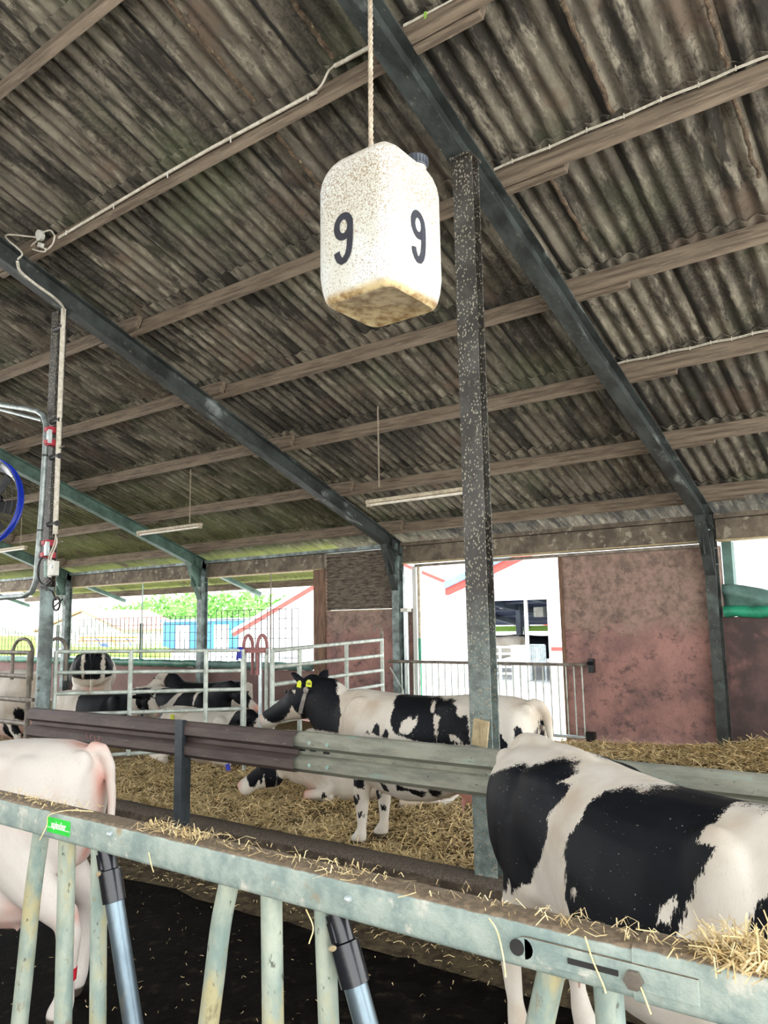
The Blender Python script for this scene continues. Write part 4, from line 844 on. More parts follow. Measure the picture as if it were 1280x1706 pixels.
# 3 standing cow behind the guard rail
P3 = [('+', ('e', (-1.08, 0, .98), (.035, .1, .28))), ('+', ('px', [(515, 1105), (497, 1112), (478, 1130), (470, 1145), (455, 1160), (450, 1170), (440, 1185), (441, 1198), (452, 1203), (460, 1205), (475, 1198), (482, 1188), (487, 1176), (492, 1185), (500, 1190), (502, 1213), (540, 1218), (564, 1222), (568, 1190), (566, 1165), (563, 1138), (552, 1122), (535, 1112), (520, 1108)])), ('+', ('es', (1.23, .26, 1.45), (.13, .2, .13))),
      ('-', ('px', [(487, 1150), (492, 1150), (491, 1158)])),
      ('+', ('px', [(655, 1222), (650, 1200), (655, 1180), (658, 1165), (668, 1157), (690, 1154), (715, 1157), (735, 1162), (760, 1166), (762, 1180), (763, 1196), (778, 1192), (785, 1240), (740, 1240), (700, 1236)])),
      ('-', ('px', [(722, 1165), (728, 1168), (722, 1188), (718, 1185)])),
      ('-', ('px', [(664, 1222), (668, 1205), (682, 1193), (688, 1200), (697, 1192), (694, 1207), (682, 1224)])),
      ('-', ('px', [(725, 1190), (733, 1196), (730, 1207), (727, 1232), (722, 1200)])),
      ('-', ('px', [(750, 1225), (760, 1226), (773, 1238), (752, 1236)])),
      ('+', ('px', [(856, 1215), (862, 1211), (872, 1214), (875, 1228), (868, 1244), (858, 1240)])),
      ('+', ('px', [(896, 1210), (901, 1207), (903, 1218), (898, 1232), (893, 1228)])),
      ('+', ('px', [(820, 1215), (835, 1225), (846, 1240), (843, 1252), (822, 1248)])),
      ('+', ('px', [(620, 1220), (627, 1206), (632, 1208), (633, 1226)])), ('+', ('px', [(635, 1226), (643, 1214), (648, 1222), (648, 1230)])), ('+', ('px', [(608, 1222), (612, 1218), (616, 1222)])),
      ('+', ('px', [(575, 1292), (606, 1298), (606, 1314), (598, 1312), (590, 1310), (580, 1304)])),
      ('+', ('px', [(588, 1325), (592, 1325), (597, 1337), (593, 1341)])), ('+', ('px', [(594, 1323), (598, 1324), (601, 1333), (597, 1333)])), ('+', ('px', [(597, 1352), (605, 1351), (605, 1360), (598, 1362)])),
      ('+', ('px', [(632, 1302), (645, 1310), (649, 1320), (640, 1316)])), ('+', ('px', [(660, 1308), (700, 1318), (710, 1320), (705, 1330), (680, 1318), (662, 1316)])), ('+', ('px', [(715, 1315), (738, 1318), (735, 1330), (718, 1325)]))]
C3 = cow('cow standing in profile with a grey collar and yellow ear tags', 'cow', (-4.02, 5.92, 0), math.radians(180 - 4), (1.12, 1.0, .965), vox=.013, poll=(1.27, 0, 1.47), muz=(1.94, .0, 1.06), neck=(.94, 0, 1.12), patches=P3, earpose=1, nk=1.65, hk=1.42, lk=1.3, belly=.10, udder=.8)
# 4 lying in front-left behind the rail
P4 = [('+', ('px', [(412, 1272), (410, 1290), (416, 1310), (424, 1312), (432, 1300), (436, 1310), (440, 1290), (444, 1312), (455, 1318), (462, 1300), (460, 1285), (470, 1275)])), ('+', ('px', [(462, 1290), (474, 1300), (472, 1314), (462, 1312)])), ('+', ('px', [(535, 1320), (542, 1318), (545, 1328), (537, 1330)]))]
C4 = cow('lying cow below the guard rail with its white muzzle on the straw', 'cow', (-5.76, 7.38, 0), math.radians(180 + 33), (.92, 1, .92), lie=True, poll=(1.22, 0, .50), muz=(1.68, 0, .16), neck=(1.0, 0, .50), nk=1.5, hk=1.45, patches=P4, pink=[('e', (.8, .2, .12), (.12, .1, .12))], udder=.5, vox=.016)
# 5 seen from the rear, at the far wall
C5 = cow('cow seen from the rear at the far wall with black rump and cream udder', 'cow', (-15.9, 10.3, 0), math.radians(146), (1.0, 1.38, 1.04), poll=(1.3, 0, .95), muz=(1.6, 0, .55), udder=1.5, vox=.02,
         patches=[('+', ('e', (-.9, 0, 1.20), (1.0, .5, .32))), ('+', ('e', (.3, .2, 1.0), (.9, .5, .5))), ('-', ('e', (-1.0, .13, 1.3), (.14, .025, .4))), ('-', ('e', (-1.0, -.16, 1.1), (.2, .03, .5)))])
# 6 lying, facing right
C6 = cow('lying black cow with white patches facing right below the third wall post', 'cow', (-11.9, 9.55, 0), math.radians(2), (1.25, 1, 1.0), lie=True, poll=(1.15, 0, .93), muz=(1.55, 0, .58), neck=(.9, 0, .82), vox=.02, udder=0,
         patches=[('+', ('xz', [(-1.2, 0), (-1.2, .75), (-.9, .84), (-.55, .86), (-.45, .6), (-.5, .3), (-.3, 0)])), ('+', ('xz', [(-.35, .88), (-.3, .5), (.0, .62), (.12, .84)])), ('+', ('xz', [(.2, .8), (.05, .3), (.1, 0), (1.4, 0), (1.45, .8), (1.2, 1.2), (.35, .86)])), ('-', ('xz', [(.45, .9), (.5, .55), (.56, .9)]))])
C7 = cow('lying cow almost hidden behind another near the far wall', 'cow', (-12.9, 11.0, 0), math.radians(195), (1, 1, 1), lie=True, poll=(1.1, 0, .98), muz=(1.5, 0, .7), neck=(.85, 0, .85), vox=.025, udder=0, patches=[('+', ('e', (0, 0, .8), (1.0, 1, .5)))])
C8 = cow('lying black and white cow just above the left end of the brown guard rail', 'cow', (-13.2, 8.7, 0), math.radians(10), (1, 1, .95), lie=True, poll=(1.15, 0, .84), muz=(1.5, 0, .5), neck=(.9, 0, .72), vox=.02, udder=0, patches=[('+', ('xz', [(-.2, 0), (-.3, .9), (.9, .95), (1.3, 1), (1.3, 0)])), ('-', ('e', (.95, 0, .6), (.06, 1, .5)))])
C9 = cow('white lying cow with black head and ears showing above the brown guard rail', 'cow', (-9.35, 8.0, 0), math.radians(-4), (1.0, 1, .88), lie=True, poll=(1.1, 0, .80), muz=(1.5, 0, .55), neck=(.85, 0, .74), vox=.02, udder=0, patches=[('+', ('xz', [(.7, .4), (.75, .86), (.95, 1.1), (1.22, 1.1), (1.2, .5)])), ('+', ('e', (-.9, 0, .75), (.1, 1, .08)))])
C10 = cow('white cow with black leg patches standing behind the gate at the left edge', 'cow', (-11.95, 6.1, 0), math.radians(184), (1, 1, .98), poll=(1.35, 0, 1.4), muz=(1.8, 0, 1.05), vox=.02, udder=1.2,
            patches=[('+', ('es', (-.92, .25, .72), (.10, .3, .20))), ('+', ('es', (-.70, .25, .55), (.10, .3, .14))), ('+', ('es', (-1.15, .0, .6), (.08, .2, .35))), ('+', ('es', (-.35, .25, .5), (.08, .3, .10)))])
# collar, tags on the profile cow
def ring_on(ci, t, w_, pad, name, mat, P0, P1, r0):
    pass
wp = C3['wp']; rt = C3['root']
def surf(px, py):
    d = Vector(ray(px, py)).normalized(); h = C3['bv'].ray_cast(V(0, 0, CAMZ), d)
    return (h[0], h[1]) if h[0] is not None else (None, None)
ctr0 = [(513, 1150), (509, 1158), (507, 1166), (504, 1176), (501, 1188), (499, 1200), (498, 1212), (498, 1224)]
cpts = [surf(*p) for p in ctr0]; cpts = [(a, b_) for a, b_ in cpts if a is not None]
if len(cpts) > 3:
    # full loop: near side follows the neck, far side mirrored across the cow's own mid plane
    near = [a + b_ * .008 for a, b_ in cpts]
    inv = C3['Rz'].T; loc3 = Vector(rt.location)
    def mir(p):
        q = inv @ np.array(p - loc3); q[1] = -q[1]; return Vector(C3['Rz'] @ q) + loc3
    loop = near + [mir(p) for p in near[::-1]]
    mb = MB(); n = len(loop); tdir = V(1, 0, .25).normalized()
    rings = []
    for p in loop:
        c_ = sum(loop, V(0, 0, 0)) / n; o_ = (p - c_).normalized(); rings.append([p - tdir * .028, p + tdir * .028, p + tdir * .028 + o_ * .006, p - tdir * .028 + o_ * .006])
    vs = [q for r in rings for q in r]; fs = []
    for i in range(n):
        for k in range(4): fs.append((i * 4 + k, i * 4 + (k + 1) % 4, ((i + 1) % n) * 4 + (k + 1) % 4, ((i + 1) % n) * 4 + k))
    mb.add(vs, fs); co = mb.build('collar', 'collar_grey', rt)
    MB().ell(near[0] + V(0, -.02, 0), (.03, .02, .035)).build('transponder', 'collar_grey', co, smooth_=True)
def tagat(px, py, w_, h, lean, txt=None, depth=None):
    a, nn = surf(px, py)
    base = a if a is not None else aty(px, py, 5.75)
    p = base + V(.01, -.03, 0); axx = V(1, .35, lean).normalized(); upv = V(-lean, 0, 1).normalized()
    mb = MB(); mb.prism([(-w_ / 2, -h / 2), (w_ / 2, -h / 2), (w_ / 2, h * .2), (w_ * .2, h / 2), (-w_ * .2, h / 2), (-w_ / 2, h * .2)], p, p + axx.cross(upv) * .003, axx, upv)
    t_ = mb.build('ear_tag', 'tag_yellow', rt)
    if txt:
        m2 = MB(); textmesh(txt, h * .42, p + axx.cross(upv) * -.0 + V(0, -.004, -.004), axx, upv, m2, offset=.0008); m2.build('number', 'tag_ink', t_)
    m3 = MB(); m3.ell(p + upv * h * .36 + V(0, -.003, 0), (.007, .004, .007)); m3.build('button', 'white_plastic', t_)
tagat(501, 1139, .045, .07, -.25); tagat(517, 1138, .062, .07, -.1, '160')
# red leg band of the pale cow
lb = MB(); wq = C1['wp']; rr_ = []
for zz in (.225, .285):
    rr_.append([wq((-.868 - .115 + .052 * math.cos(a) + (.0 if zz < .25 else -.004), s_ * .17 + .048 * math.sin(a), zz)) for s_ in (1,) for a in [2 * math.pi * k / 16 for k in range(16)]])
lb.loft(rr_); lb.build('leg_band', 'band_red', C1['root'], smooth_=True)
# blue band and yellow tag of lying cows
p = aty(396, 1275, 6.6); MB().box((p.x, 6.45, p.z), (.06, .02, .08), (V(.9, 0, .3), V(0, 1, 0), V(-.3, 0, .9))).build('blue_tag', 'band_blue', C4['root'])
p = aty(309, 1192, 8.0); MB().box((p.x, 7.75, p.z), (.07, .01, .08)).build('ear_tag', 'tag_yellow', C9['root'])
# ================================================================ CANISTER
cx0, cx1, cy0, cy1, cz0, cz1 = -1.362, -1.092, 1.515, 1.785, 2.861, 3.311
can = thing('canister', 'white plastic canister with the number 9 on each side, hanging from a rope', 'canister', ((cx0 + cx1) / 2, (cy0 + cy1) / 2, cz0))
W_, D_, H_ = cx1 - cx0, cy1 - cy0, cz1 - cz0; cc = V((cx0 + cx1) / 2, (cy0 + cy1) / 2, cz0)
def rr(z, w_, d_, r, n=7):
    out = []
    for (sx_, sy_, a0) in ((1, 1, 0), (-1, 1, 90), (-1, -1, 180), (1, -1, 270)):
        for k in range(n):
            a = math.radians(a0 + 90 * k / (n - 1)); out.append(cc + V(sx_ * (w_ / 2 - r) + r * math.cos(a), sy_ * (d_ / 2 - r) + r * math.sin(a), z))
    return out
rings = []
for z, k, r in ((.004, .70, .03), (0, .80, .035), (.006, .88, .045), (.02, .935, .05), (.045, .98, .054), (.08, 1.0, .052), (.33, 1.0, .054), (.355, .985, .058), (.378, .94, .062), (.398, .86, .062), (.414, .76, .06)):
    rings.append(rr(z, W_ * k, D_ * k, r * min(1, k + .05)))
# pitched shoulders
for z, k in ((.427, .62), (.437, .45), (.442, .25)): rings.append(rr(z, W_ * k, D_ * k, .02))
mb = MB(); mb.loft(rings)
body = mb.build('canister_body', 'can_plastic', can, smooth_=True)
# body crease towards the handle: raised ridge and neck
nk = cc + V(.088, .052, .398)
MB().tube([nk + V(0, 0, -.03), nk + V(.004, 0, .018)], .028, 20).build('neck', 'can_plastic', can, smooth_=True)
cp = MB(); cp.tube([nk + V(.003, 0, .012), nk + V(.006, 0, .038)], .031, 20)
for k in range(20):
    a = 2 * math.pi * k / 20; cp.box(nk + V(.004 + .031 * math.cos(a), .031 * math.sin(a), .025), (.004, .004, .022))
cp.build('screw_cap', 'cap_dark', can, smooth_=True)
hd = MB(); hd.tube(bez([cc + V(-.075, .0, .405), cc + V(-.06, 0, .435), cc + V(-.02, 0, .450), cc + V(.01, .0, .44), cc + V(.025, .0, .415)], 6), .022, 12).build('handle', 'can_plastic', can, smooth_=True)
def nine(mb, o_, ax, az_, h):
    # bold condensed numeral 9 as flat strokes
    def stroke(pts, w0, closed=False):
        n = len(pts); L_, R_ = [], []
        for i, (x, y) in enumerate(pts):
            a_ = pts[(i + 1) % n] if closed or i < n - 1 else pts[i]; b_ = pts[i - 1] if closed or i > 0 else pts[i]
            tx, ty = a_[0] - b_[0], a_[1] - b_[1]; l_ = math.hypot(tx, ty); nx_, ny_ = -ty / l_, tx / l_
            L_.append((x + nx_ * w0 / 2, y + ny_ * w0 / 2)); R_.append((x - nx_ * w0 / 2, y - ny_ * w0 / 2))
        P_ = [V(*o_) + ax * (x * h) + az_ * (y * h) for x, y in L_ + R_]; m__ = n if closed else n - 1
        mb.add(P_, [(i, (i + 1) % n, n + (i + 1) % n, n + i) for i in range(m__)])
    stroke([(.155 * math.cos(a), .235 + .195 * math.sin(a)) for a in [2 * math.pi * k / 28 for k in range(28)]], .135, True)
    stroke([(.155, .24), (.155, .08), (.148, -.08), (.13, -.22), (.09, -.33), (.03, -.40), (-.04, -.415), (-.10, -.37), (-.14, -.29), (-.155, -.22)], .135)
    mb.v[-20:] = [tuple(Vector(p_) + ax.cross(az_) * (.0006 if True else 0)) for p_ in mb.v[-20:]]
t9 = MB(); q = aty(573, 398, cy0); nine(t9, (q.x, cy0 - .0015, q.z), V(1, 0, 0), V(0, 0, 1), .150); t9.build('digit', 'digit', can)
d = Vector(ray(697, 396)); q = d * (cx1 / d.x) + V(0, 0, CAMZ); t9 = MB(); nine(t9, (cx1 + .0015, q.y, q.z), V(0, 1, 0), V(0, 0, 1), .155); t9.build('digit', 'digit', can)
# rope: two twisted strands up to the roof
rb0 = cc + V(-.022, -.01, .455); q = aty(627, 0, rb0.y); rtop = V(q.x, rb0.y, 5.4); rp = thing('rope', 'worn beige rope the canister hangs from', 'rope', rb0)
for ph in (0, math.pi * 2 / 3, math.pi * 4 / 3):
    pts = [];
    for k in range(241):
        t = k / 240; L_ = (rtop - rb0).length; a = ph + t * L_ / .055 * 2 * math.pi
        pts.append(rb0.lerp(rtop, t) + V(.0036 * math.cos(a), .0036 * math.sin(a), 0))
    MB().tube(pts, .0044, 6).build('strand', 'rope', rp, smooth_=True)

# ================================================================ ELECTRICS ON THE ROOF
def onp(px, py, row, dn=.0, ds=0.0):
    """point on the near (upslope) face of a purlin row"""
    Y = YW - PD[row] - .045; return aty(px, py, Y)
cdl = thing('conduit', 'long white conduit clipped along the purlin left of the hanging rope', 'conduit', onp(350, 255, 1))
pts = [onp(x, y, 1) for x, y in ((98, 396), (250, 305), (350, 248), (527, 153))]
MB().tube(pts, .017, 10).build('pipe', 'cable_white', cdl, smooth_=True)
MB().tube(bez([onp(x, y, 1) for x, y in ((525, 154), (537, 140), (548, 118), (560, 108))], 5), .010, 8).build('flex_cable', 'cable_white', cdl, smooth_=True)
for x, y in ((113, 388), (192, 344), (282, 292), (387, 233), (516, 162)):
    p = onp(x, y, 1); MB().tube([p + V(0, -.02, .02), p + V(0, -.02, -.035)], .007, 6).build('clip', 'white_plastic', cdl)
cd2 = thing('conduit', 'short white conduit on the purlin crossing behind the top of the rope', 'conduit', onp(600, 95, 1))
MB().tube([onp(558, 110, 1), onp(622, 76, 1)], .019, 10).build('pipe', 'cable_white', cd2, smooth_=True)
cd3 = thing('conduit', 'white conduit at the top of the picture right of the dark rafter', 'conduit', onp(700, 30, 1))
MB().tube([onp(674, 44, 1), onp(766, -3, 1), onp(800, -20, 1)], .019, 10).build('pipe', 'cable_white', cd3, smooth_=True)
p = onp(712, 30, 1); MB().box(p + V(0, -.02, 0), (.02, .02, .07)).build('clip', 'hedge', cd3)
# pale cables along the purlins of the right bay
for row, lab, a, b_ in ((2, 'upper right purlin', (826, 284), (1290, 92)), (4, 'fourth purlin of the right bay', (1030, 606), (1290, 549))):
    pts = [onp(a[0] + (b_[0] - a[0]) * t, a[1] + (b_[1] - a[1]) * t, row) + V(0, -.03, .006 * math.sin(t * 23)) for t in np.linspace(0, 1, 16)]
    w1 = thing('roof_cable', 'thin pale cables stapled along the ' + lab, 'cable', pts[0]); MB().tube(pts, .006, 6).build('cable', 'cable_white', w1, smooth_=True)
    MB().tube([p + V(0, -.005, -.016) for p in pts], .005, 6).build('cable', 'cable_white', w1, smooth_=True)
    for p in pts[1::2]: MB().box(p + V(0, -.008, -.008), (.008, .008, .045)).build('staple', 'cable_white', w1)
# junction box and cables at the left
jb = thing('junction_box', 'round pale junction box with looping white cables on the purlin end at the left', 'junction box', onp(75, 398, 1))
jp = onp(73, 394, 1); MB().tube([jp + V(0, -.02, 0), jp + V(0, -.07, -.01)], .062, 18).build('box', 'white_plastic', jb, smooth_=True)
jq = onp(76, 412, 1); MB().box(jq + V(0, -.06, 0), (.09, .04, .055), (V(.9, 0, -.4), V(0, 1, 0), V(.4, 0, .9)), ).build('connector', 'white_plastic', jb, bevel=.006)
for pp in ([(98, 396), (92, 387), (83, 388), (76, 392)], [(98, 396), (95, 408), (86, 418), (80, 416)], [(70, 402), (60, 412), (62, 418), (80, 422), (84, 416)], [(68, 398), (50, 408), (36, 420), (30, 432)]):
    MB().tube(bez([(aty(x, y, 4.05) if x < 40 else onp(x, y, 1) + V(0, -.05 if x > 55 else -.3, 0)) for x, y in pp], 6), .010, 8).build('cable', 'cable_white', jb, smooth_=True)
vc = thing('vertical_conduit', 'white conduit and cable running down the left post from the junction box', 'conduit', (-9.0, YP - .1, 2.9))
fxa = fx(2, YP)
pts = bez([aty(29, 436, 4.1), aty(34, 452, 4.2), aty(60, 474, 4.42), aty(88, 494, 4.68), aty(104, 510, 4.95), aty(106, 525, 5.08)], 6)
MB().tube(pts, .016, 10).build('upper_cable', 'cable_white', vc, smooth_=True)
MB().tube([aty(106, 515, 5.10), aty(99, 700, 5.10), aty(92, 890, 5.10)], .030, 12).build('pipe', 'cable_white', vc, smooth_=True)
for x, y in ((103, 545), (98, 700), (97, 760), (93, 872)):
    p = aty(x, y, 5.10); MB().tube([p + V(-.16, 0, 0), p + V(.04, 0, 0)], .034, 10).build('band', 'dark_rubber', vc)
for o_ in (-.03, .02): MB().tube(bez([aty(93, 890, 5.08), aty(93, 905, 5.05) + V(o_, 0, 0), aty(84, 928, 5.03) + V(o_, 0, 0), aty(82 + o_ * 100, 942, 5.03)], 5), .009, 8).build('cable', 'cable_white', vc, smooth_=True)
sb = thing('switch_box', 'small white switch box mounted on the left post', 'switch', aty(88, 948, 5.0))
p = aty(90, 947, 5.0); MB().box(p, (.11, .07, .17)).build('box', 'white_plastic', sb, bevel=.008)
MB().box(p + V(-.085, .01, .01), (.05, .06, .19)).build('back_box', 'white_plastic', sb, bevel=.005); MB().tube([p + V(.01, -.035, .02), p + V(.01, -.05, .02)], .022, 12).build('dial', 'pipe_bright', sb, smooth_=True)
MB().tube([p + V(-.08, 0, -.1), p + V(-.08, 0, -.06)], .02, 8).build('gland', 'white_plastic', sb)
MB().tube([aty(76, 935, 5.02), aty(76, 962, 5.02)], .02, 8).build('pipe_stub', 'galv', sb)
bc = bez([aty(x, y, 5.02) for x, y in ((79, 925), (68, 932), (63, 950), (66, 968), (76, 975), (84, 968), (80, 962))], 6)
tag(MB().tube(bc, .012, 8).build('black_cable', 'dark_rubber', smooth_=True), 'black cable looped beside the switch box on the left post', 'cable')
vb = [aty(x, y, 5.0) for x, y in ((68, 978), (85, 984), (90, 992), (93, 1000))]
vk = MB(); vk.tube(bez(vb, 4), .012, 8); k_ = aty(94, 1006, 5.0); vk.tube([k_ + V(.075 * math.cos(a), 0, .075 * math.sin(a)) for a in [2 * math.pi * i / 14 for i in range(15)]], .012, 8); vk.tube([k_ + V(-.06, 0, -.04), k_ + V(.12, 0, .05)], .010, 8)
tag(vk.build('wire_hanger', 'dark_rubber', smooth_=True), 'bent black wire and ring hanging on the left post under the switch box', 'wire')

# fan bracket: bent galvanised pipe clamped to the post
fb = thing('fan_bracket', 'bent galvanised pipe frame clamped to the left post holding the fan', 'bracket', (-9.1, 5.05, 2.4))
pb = [(-60, 667), (0, 674), (45, 681), (62, 685), (72, 692), (77, 708), (76, 740), (70, 840), (62, 945), (60, 968), (54, 985), (40, 993), (0, 996), (-60, 996)]
MB().tube([aty(x, y, 5.04) for x, y in pb], .034, 14).build('pipe', 'bracket_pipe', fb, smooth_=True)
MB().tube([aty(-60, 676, 5.08), aty(0, 682, 5.08), aty(70, 700, 5.08)], .022, 10).build('upper_pipe', 'bracket_pipe', fb, smooth_=True)
for y_, x_ in ((717, 88), (738, 87), (905, 83), (925, 81)):
    p = aty(x_, y_, 5.08); MB().box(p, (.10, .13, .075)).box(p + V(.0, -.08, 0), (.07, .03, .05)).build('clamp', 'clamp_red', fb, bevel=.006)
for y_, x_ in ((727, 82), (914, 78)):
    p = aty(x_, y_, 5.02); MB().box(p, (.045, .05, .17)).build('clamp_plate', 'pipe_bright', fb, bevel=.004)
for x, y in ((107, 743), (104, 902)): p = aty(x, y, 5.1); MB().tube([p + V(-.1, 0, -.01), p], .010, 8).build('screw', 'gate_rusty', fb)
for x, y in ((75, 760), (66, 885)): p = aty(x, y, 5.03); MB().tube([p, p + V(0, 0, .02)], .037, 12).build('strap', 'dark_rubber', fb)
# fan: drum with blue outer ring
F0 = aty(35, 831, 5.2); fr = .59; fc = V(F0.x - .94 * fr, 5.2 - .32 * fr, F0.z)
fa = thing('barn_fan', 'round barn fan with bright blue rim and pale drum at the left edge', 'fan', fc)
fax = V(.32, -.94, 0).normalized(); fu = fax.cross(V(0, 0, 1)).normalized(); fv = V(0, 0, 1)
def circ(r, off, n=56): return [fc + fax * off + (fu * math.cos(2 * math.pi * k / n) + fv * math.sin(2 * math.pi * k / n)) * r for k in range(n + 1)]
def drum(r0, r1, o0, o1, mat, name, n=56):
    mb = MB(); R4 = []
    for k in range(n):
        e_ = (fu * math.cos(2 * math.pi * k / n) + fv * math.sin(2 * math.pi * k / n)); R4.append([fc + fax * o0 + e_ * r0, fc + fax * o1 + e_ * r1, fc + fax * o1 + e_ * (r1 + .012), fc + fax * o0 + e_ * (r0 + .012)])
    vs = [q for r in R4 for q in r]; fs = [(i * 4 + k, i * 4 + (k + 1) % 4, ((i + 1) % n) * 4 + (k + 1) % 4, ((i + 1) % n) * 4 + k) for i in range(n) for k in range(4)]
    mb.add(vs, fs); return mb.build(name, mat, fa, smooth_=True)
drum(fr - .02, fr, -.02, .06, 'cage_blue', 'rim'); drum(fr - .16, fr - .04, -.14, .03, 'fan_drum', 'drum'); drum(fr - .02, fr - .01, -.06, -.02, 'cage_blue', 'rear_rim')
MB().tube([fc + fax * -.16, fc + fax * .02], [.15, .11], 20).build('motor', 'black_plastic', fa, smooth_=True)
bl = MB()
for k in range(6):
    a = 2 * math.pi * k / 6; e_ = fu * math.cos(a) + fv * math.sin(a); tt = fu * -math.sin(a) + fv * math.cos(a)
    s_ = [fc + fax * -.10 + e_ * .12, fc + fax * -.05 + e_ * .12 + tt * .12, fc + fax * -.04 + e_ * (fr - .17) + tt * .20, fc + fax * -.12 + e_ * (fr - .17) - tt * .02]
    bl.add(s_ + [q + fax * .01 for q in s_], [(0, 1, 2, 3), (7, 6, 5, 4), (0, 4, 5, 1), (1, 5, 6, 2), (2, 6, 7, 3), (3, 7, 4, 0)])
bl.build('fan_blades', 'dark_rubber', fa)
gd = MB()
for r in (.2, .3, .4, .5, .58): gd.tube(circ(r, .055), .004, 6)
for k in range(12):
    a = 2 * math.pi * k / 12; gd.tube([fc + fax * .055 + (fu * math.cos(a) + fv * math.sin(a)) * .12, fc + fax * .055 + (fu * math.cos(a) + fv * math.sin(a)) * fr], .005, 6)
gd.build('guard_grille', 'wire', fa)

# hanging fluorescent lamps
def lamp(px0, py0, px1, py1, cpx, ctop, Y, lab):
    a = aty(px0, py0, Y); b_ = aty(px1, py1, Y); b_.z = a.z = (a.z + b_.z) / 2
    t = thing('ceiling_lamp', lab, 'lamp', (a + b_) / 2, 'hanging tube lamps'); d_ = (b_ - a).normalized()
    MB().box((a + b_) / 2 + V(0, 0, .05), ((b_ - a).length, .09, .05)).build('housing', 'lamp_body', t, bevel=.008)
    MB().tube([a + d_ * .06 + V(0, 0, .005), b_ - d_ * .06 + V(0, 0, .005)], .020, 10).build('tube', 'lamp_tube', t, smooth_=True)
    for e_ in (a + d_ * .03, b_ - d_ * .03): MB().box(e_ + V(0, 0, .01), (.05, .06, .06)).build('end_cap', 'lamp_body', t)
    c_ = aty(cpx, py1 - 4, Y); zt = roofz(Y) + .1; ch = MB(); n = int((zt - c_.z - .07) / .055)
    for k in range(n):
        z = c_.z + .085 + .055 * k; ad = V(1, 0, 0) if k % 2 else V(0, 1, 0); ch.tube([V(c_.x, Y, z) + ad * (.011 * math.cos(u)) + V(0, 0, .031 * math.sin(u)) for u in [2 * math.pi * j / 8 for j in range(9)]], .0045, 5)
    ch.build('chain', 'rope', t)
lamp(230, 889, 335, 881, 316, 785, 9.1, 'dusty tube lamp on a chain left of the long dark rafter')
lamp(612, 839, 800, 822, 632, 720, 8.55, 'dusty tube lamp on a chain partly behind the speckled post')
lamp(-60, 926, 43, 916, 34, 840, 9.6, 'dusty tube lamp at the left picture edge below the fan')

# ================================================================ STRAW
def strands(name, n, fn, L=(.05, .16), w_=.0035, mat='straw', label=None, cat=None, up=.35, parent=None):
    vs = np.empty((n, 6, 3)); at_ = np.empty((n, 6)); k = 0
    while k < n:
        x, y, z = fn(); a = random.uniform(0, 2 * math.pi); l = random.uniform(*L); tilt = random.gauss(0, up); hd_ = np.array((math.cos(a) * math.cos(tilt), math.sin(a) * math.cos(tilt), abs(math.sin(tilt))))
        sd_ = np.array((-math.sin(a), math.cos(a), random.uniform(-.8, .8))); sd_ /= np.linalg.norm(sd_); ww = w_ * random.uniform(.5, 1.3)
        p = np.array((x, y, z)); m_ = p + hd_ * l * .5 + np.array((0, 0, random.uniform(-.01, .015))); e = p + hd_ * l + np.array((0, 0, -.2 * l * random.random()))
        vs[k] = [p - sd_ * ww, p + sd_ * ww, m_ - sd_ * ww, m_ + sd_ * ww, e - sd_ * ww, e + sd_ * ww]; at_[k] = random.random() ** 1.2; k += 1
    mb = MB(); mb.v = [tuple(v) for v in vs.reshape(-1, 3)]; mb.f = [f for i in range(n) for f in ((i * 6, i * 6 + 1, i * 6 + 3, i * 6 + 2), (i * 6 + 2, i * 6 + 3, i * 6 + 5, i * 6 + 4))]; mb.att = list(at_.ravel())
    base = wloc(parent) if parent else V(*mb.v[0]); me = bpy.data.meshes.new(name); A = np.array(mb.v) - np.array(base); me.from_pydata(A.tolist(), [], mb.f)
    t_ = me.attributes.new('rnd', 'FLOAT', 'POINT'); t_.data.foreach_set('value', np.array(mb.att, dtype=np.float32)); me.materials.append(MATS[mat])
    o = bpy.data.objects.new(name, me); COL.objects.link(o)
    if parent: o.parent = parent
    else: o.location = base; tag(o, label, cat)
    o['kind'] = 'stuff'; return o
def bedfn():
    while True:
        y = 5.45 + 4.5 * random.random() ** 1.5; x = random.uniform(-10.5, -2.2)
        if x > -2.2 - (y - 5.4) * .1 + 1 : continue
        c = noise.noise(V(x * 2.2, y * 2.2, 5))
        if c < -.25 and random.random() < .7: continue
        return x, y, strawz(x, y) + random.uniform(0, .035 + .04 * max(0, c))
strands('straw_bedding', 42000, bedfn, label='loose golden straw covering the floor of the pen', cat='straw', w_=.0042)
def wallfn():
    x = random.uniform(-5.6, -.6); y = 12.27 - abs(random.gauss(0, .5)); return x, y, strawz(x, y) + random.uniform(0, .05)
strands('straw_pile', 16000, wallfn, L=(.06, .20), w_=.006, label='straw heaped along the foot of the pink wall', cat='straw', up=.28)
def alfn():
    x = random.uniform(-8, -1.6); y = 5.16 - abs(random.gauss(0, .22)); return x, y, ALZ + random.uniform(.005, .03)
strands('scattered_straw', 5000, alfn, L=(.02, .08), w_=.0025, label='flattened straw at the foot of the curb in the dark alley', cat='straw', up=.15)
def alfn2():
    return random.uniform(-6, -.5), random.uniform(2.2, 5.0), ALZ + .012
strands('straw_bits', 420, alfn2, L=(.008, .035), w_=.0016, label='few straw bits on the wet dark alley floor', cat='straw', up=.1)
am = MB(); nx = 90
for i in range(nx + 1):
    x = -26 + 29.5 * i / nx
    for (y, z) in ((5.17, ALZ + .05), (5.0, ALZ + .035), (4.75, ALZ + .022), (4.5 + .12 * noise.noise(V(x * 2, 0, 0)), ALZ + .006)): am.v.append((x, y, z + .01 * noise.noise(V(x * 6, y * 6, 0))))
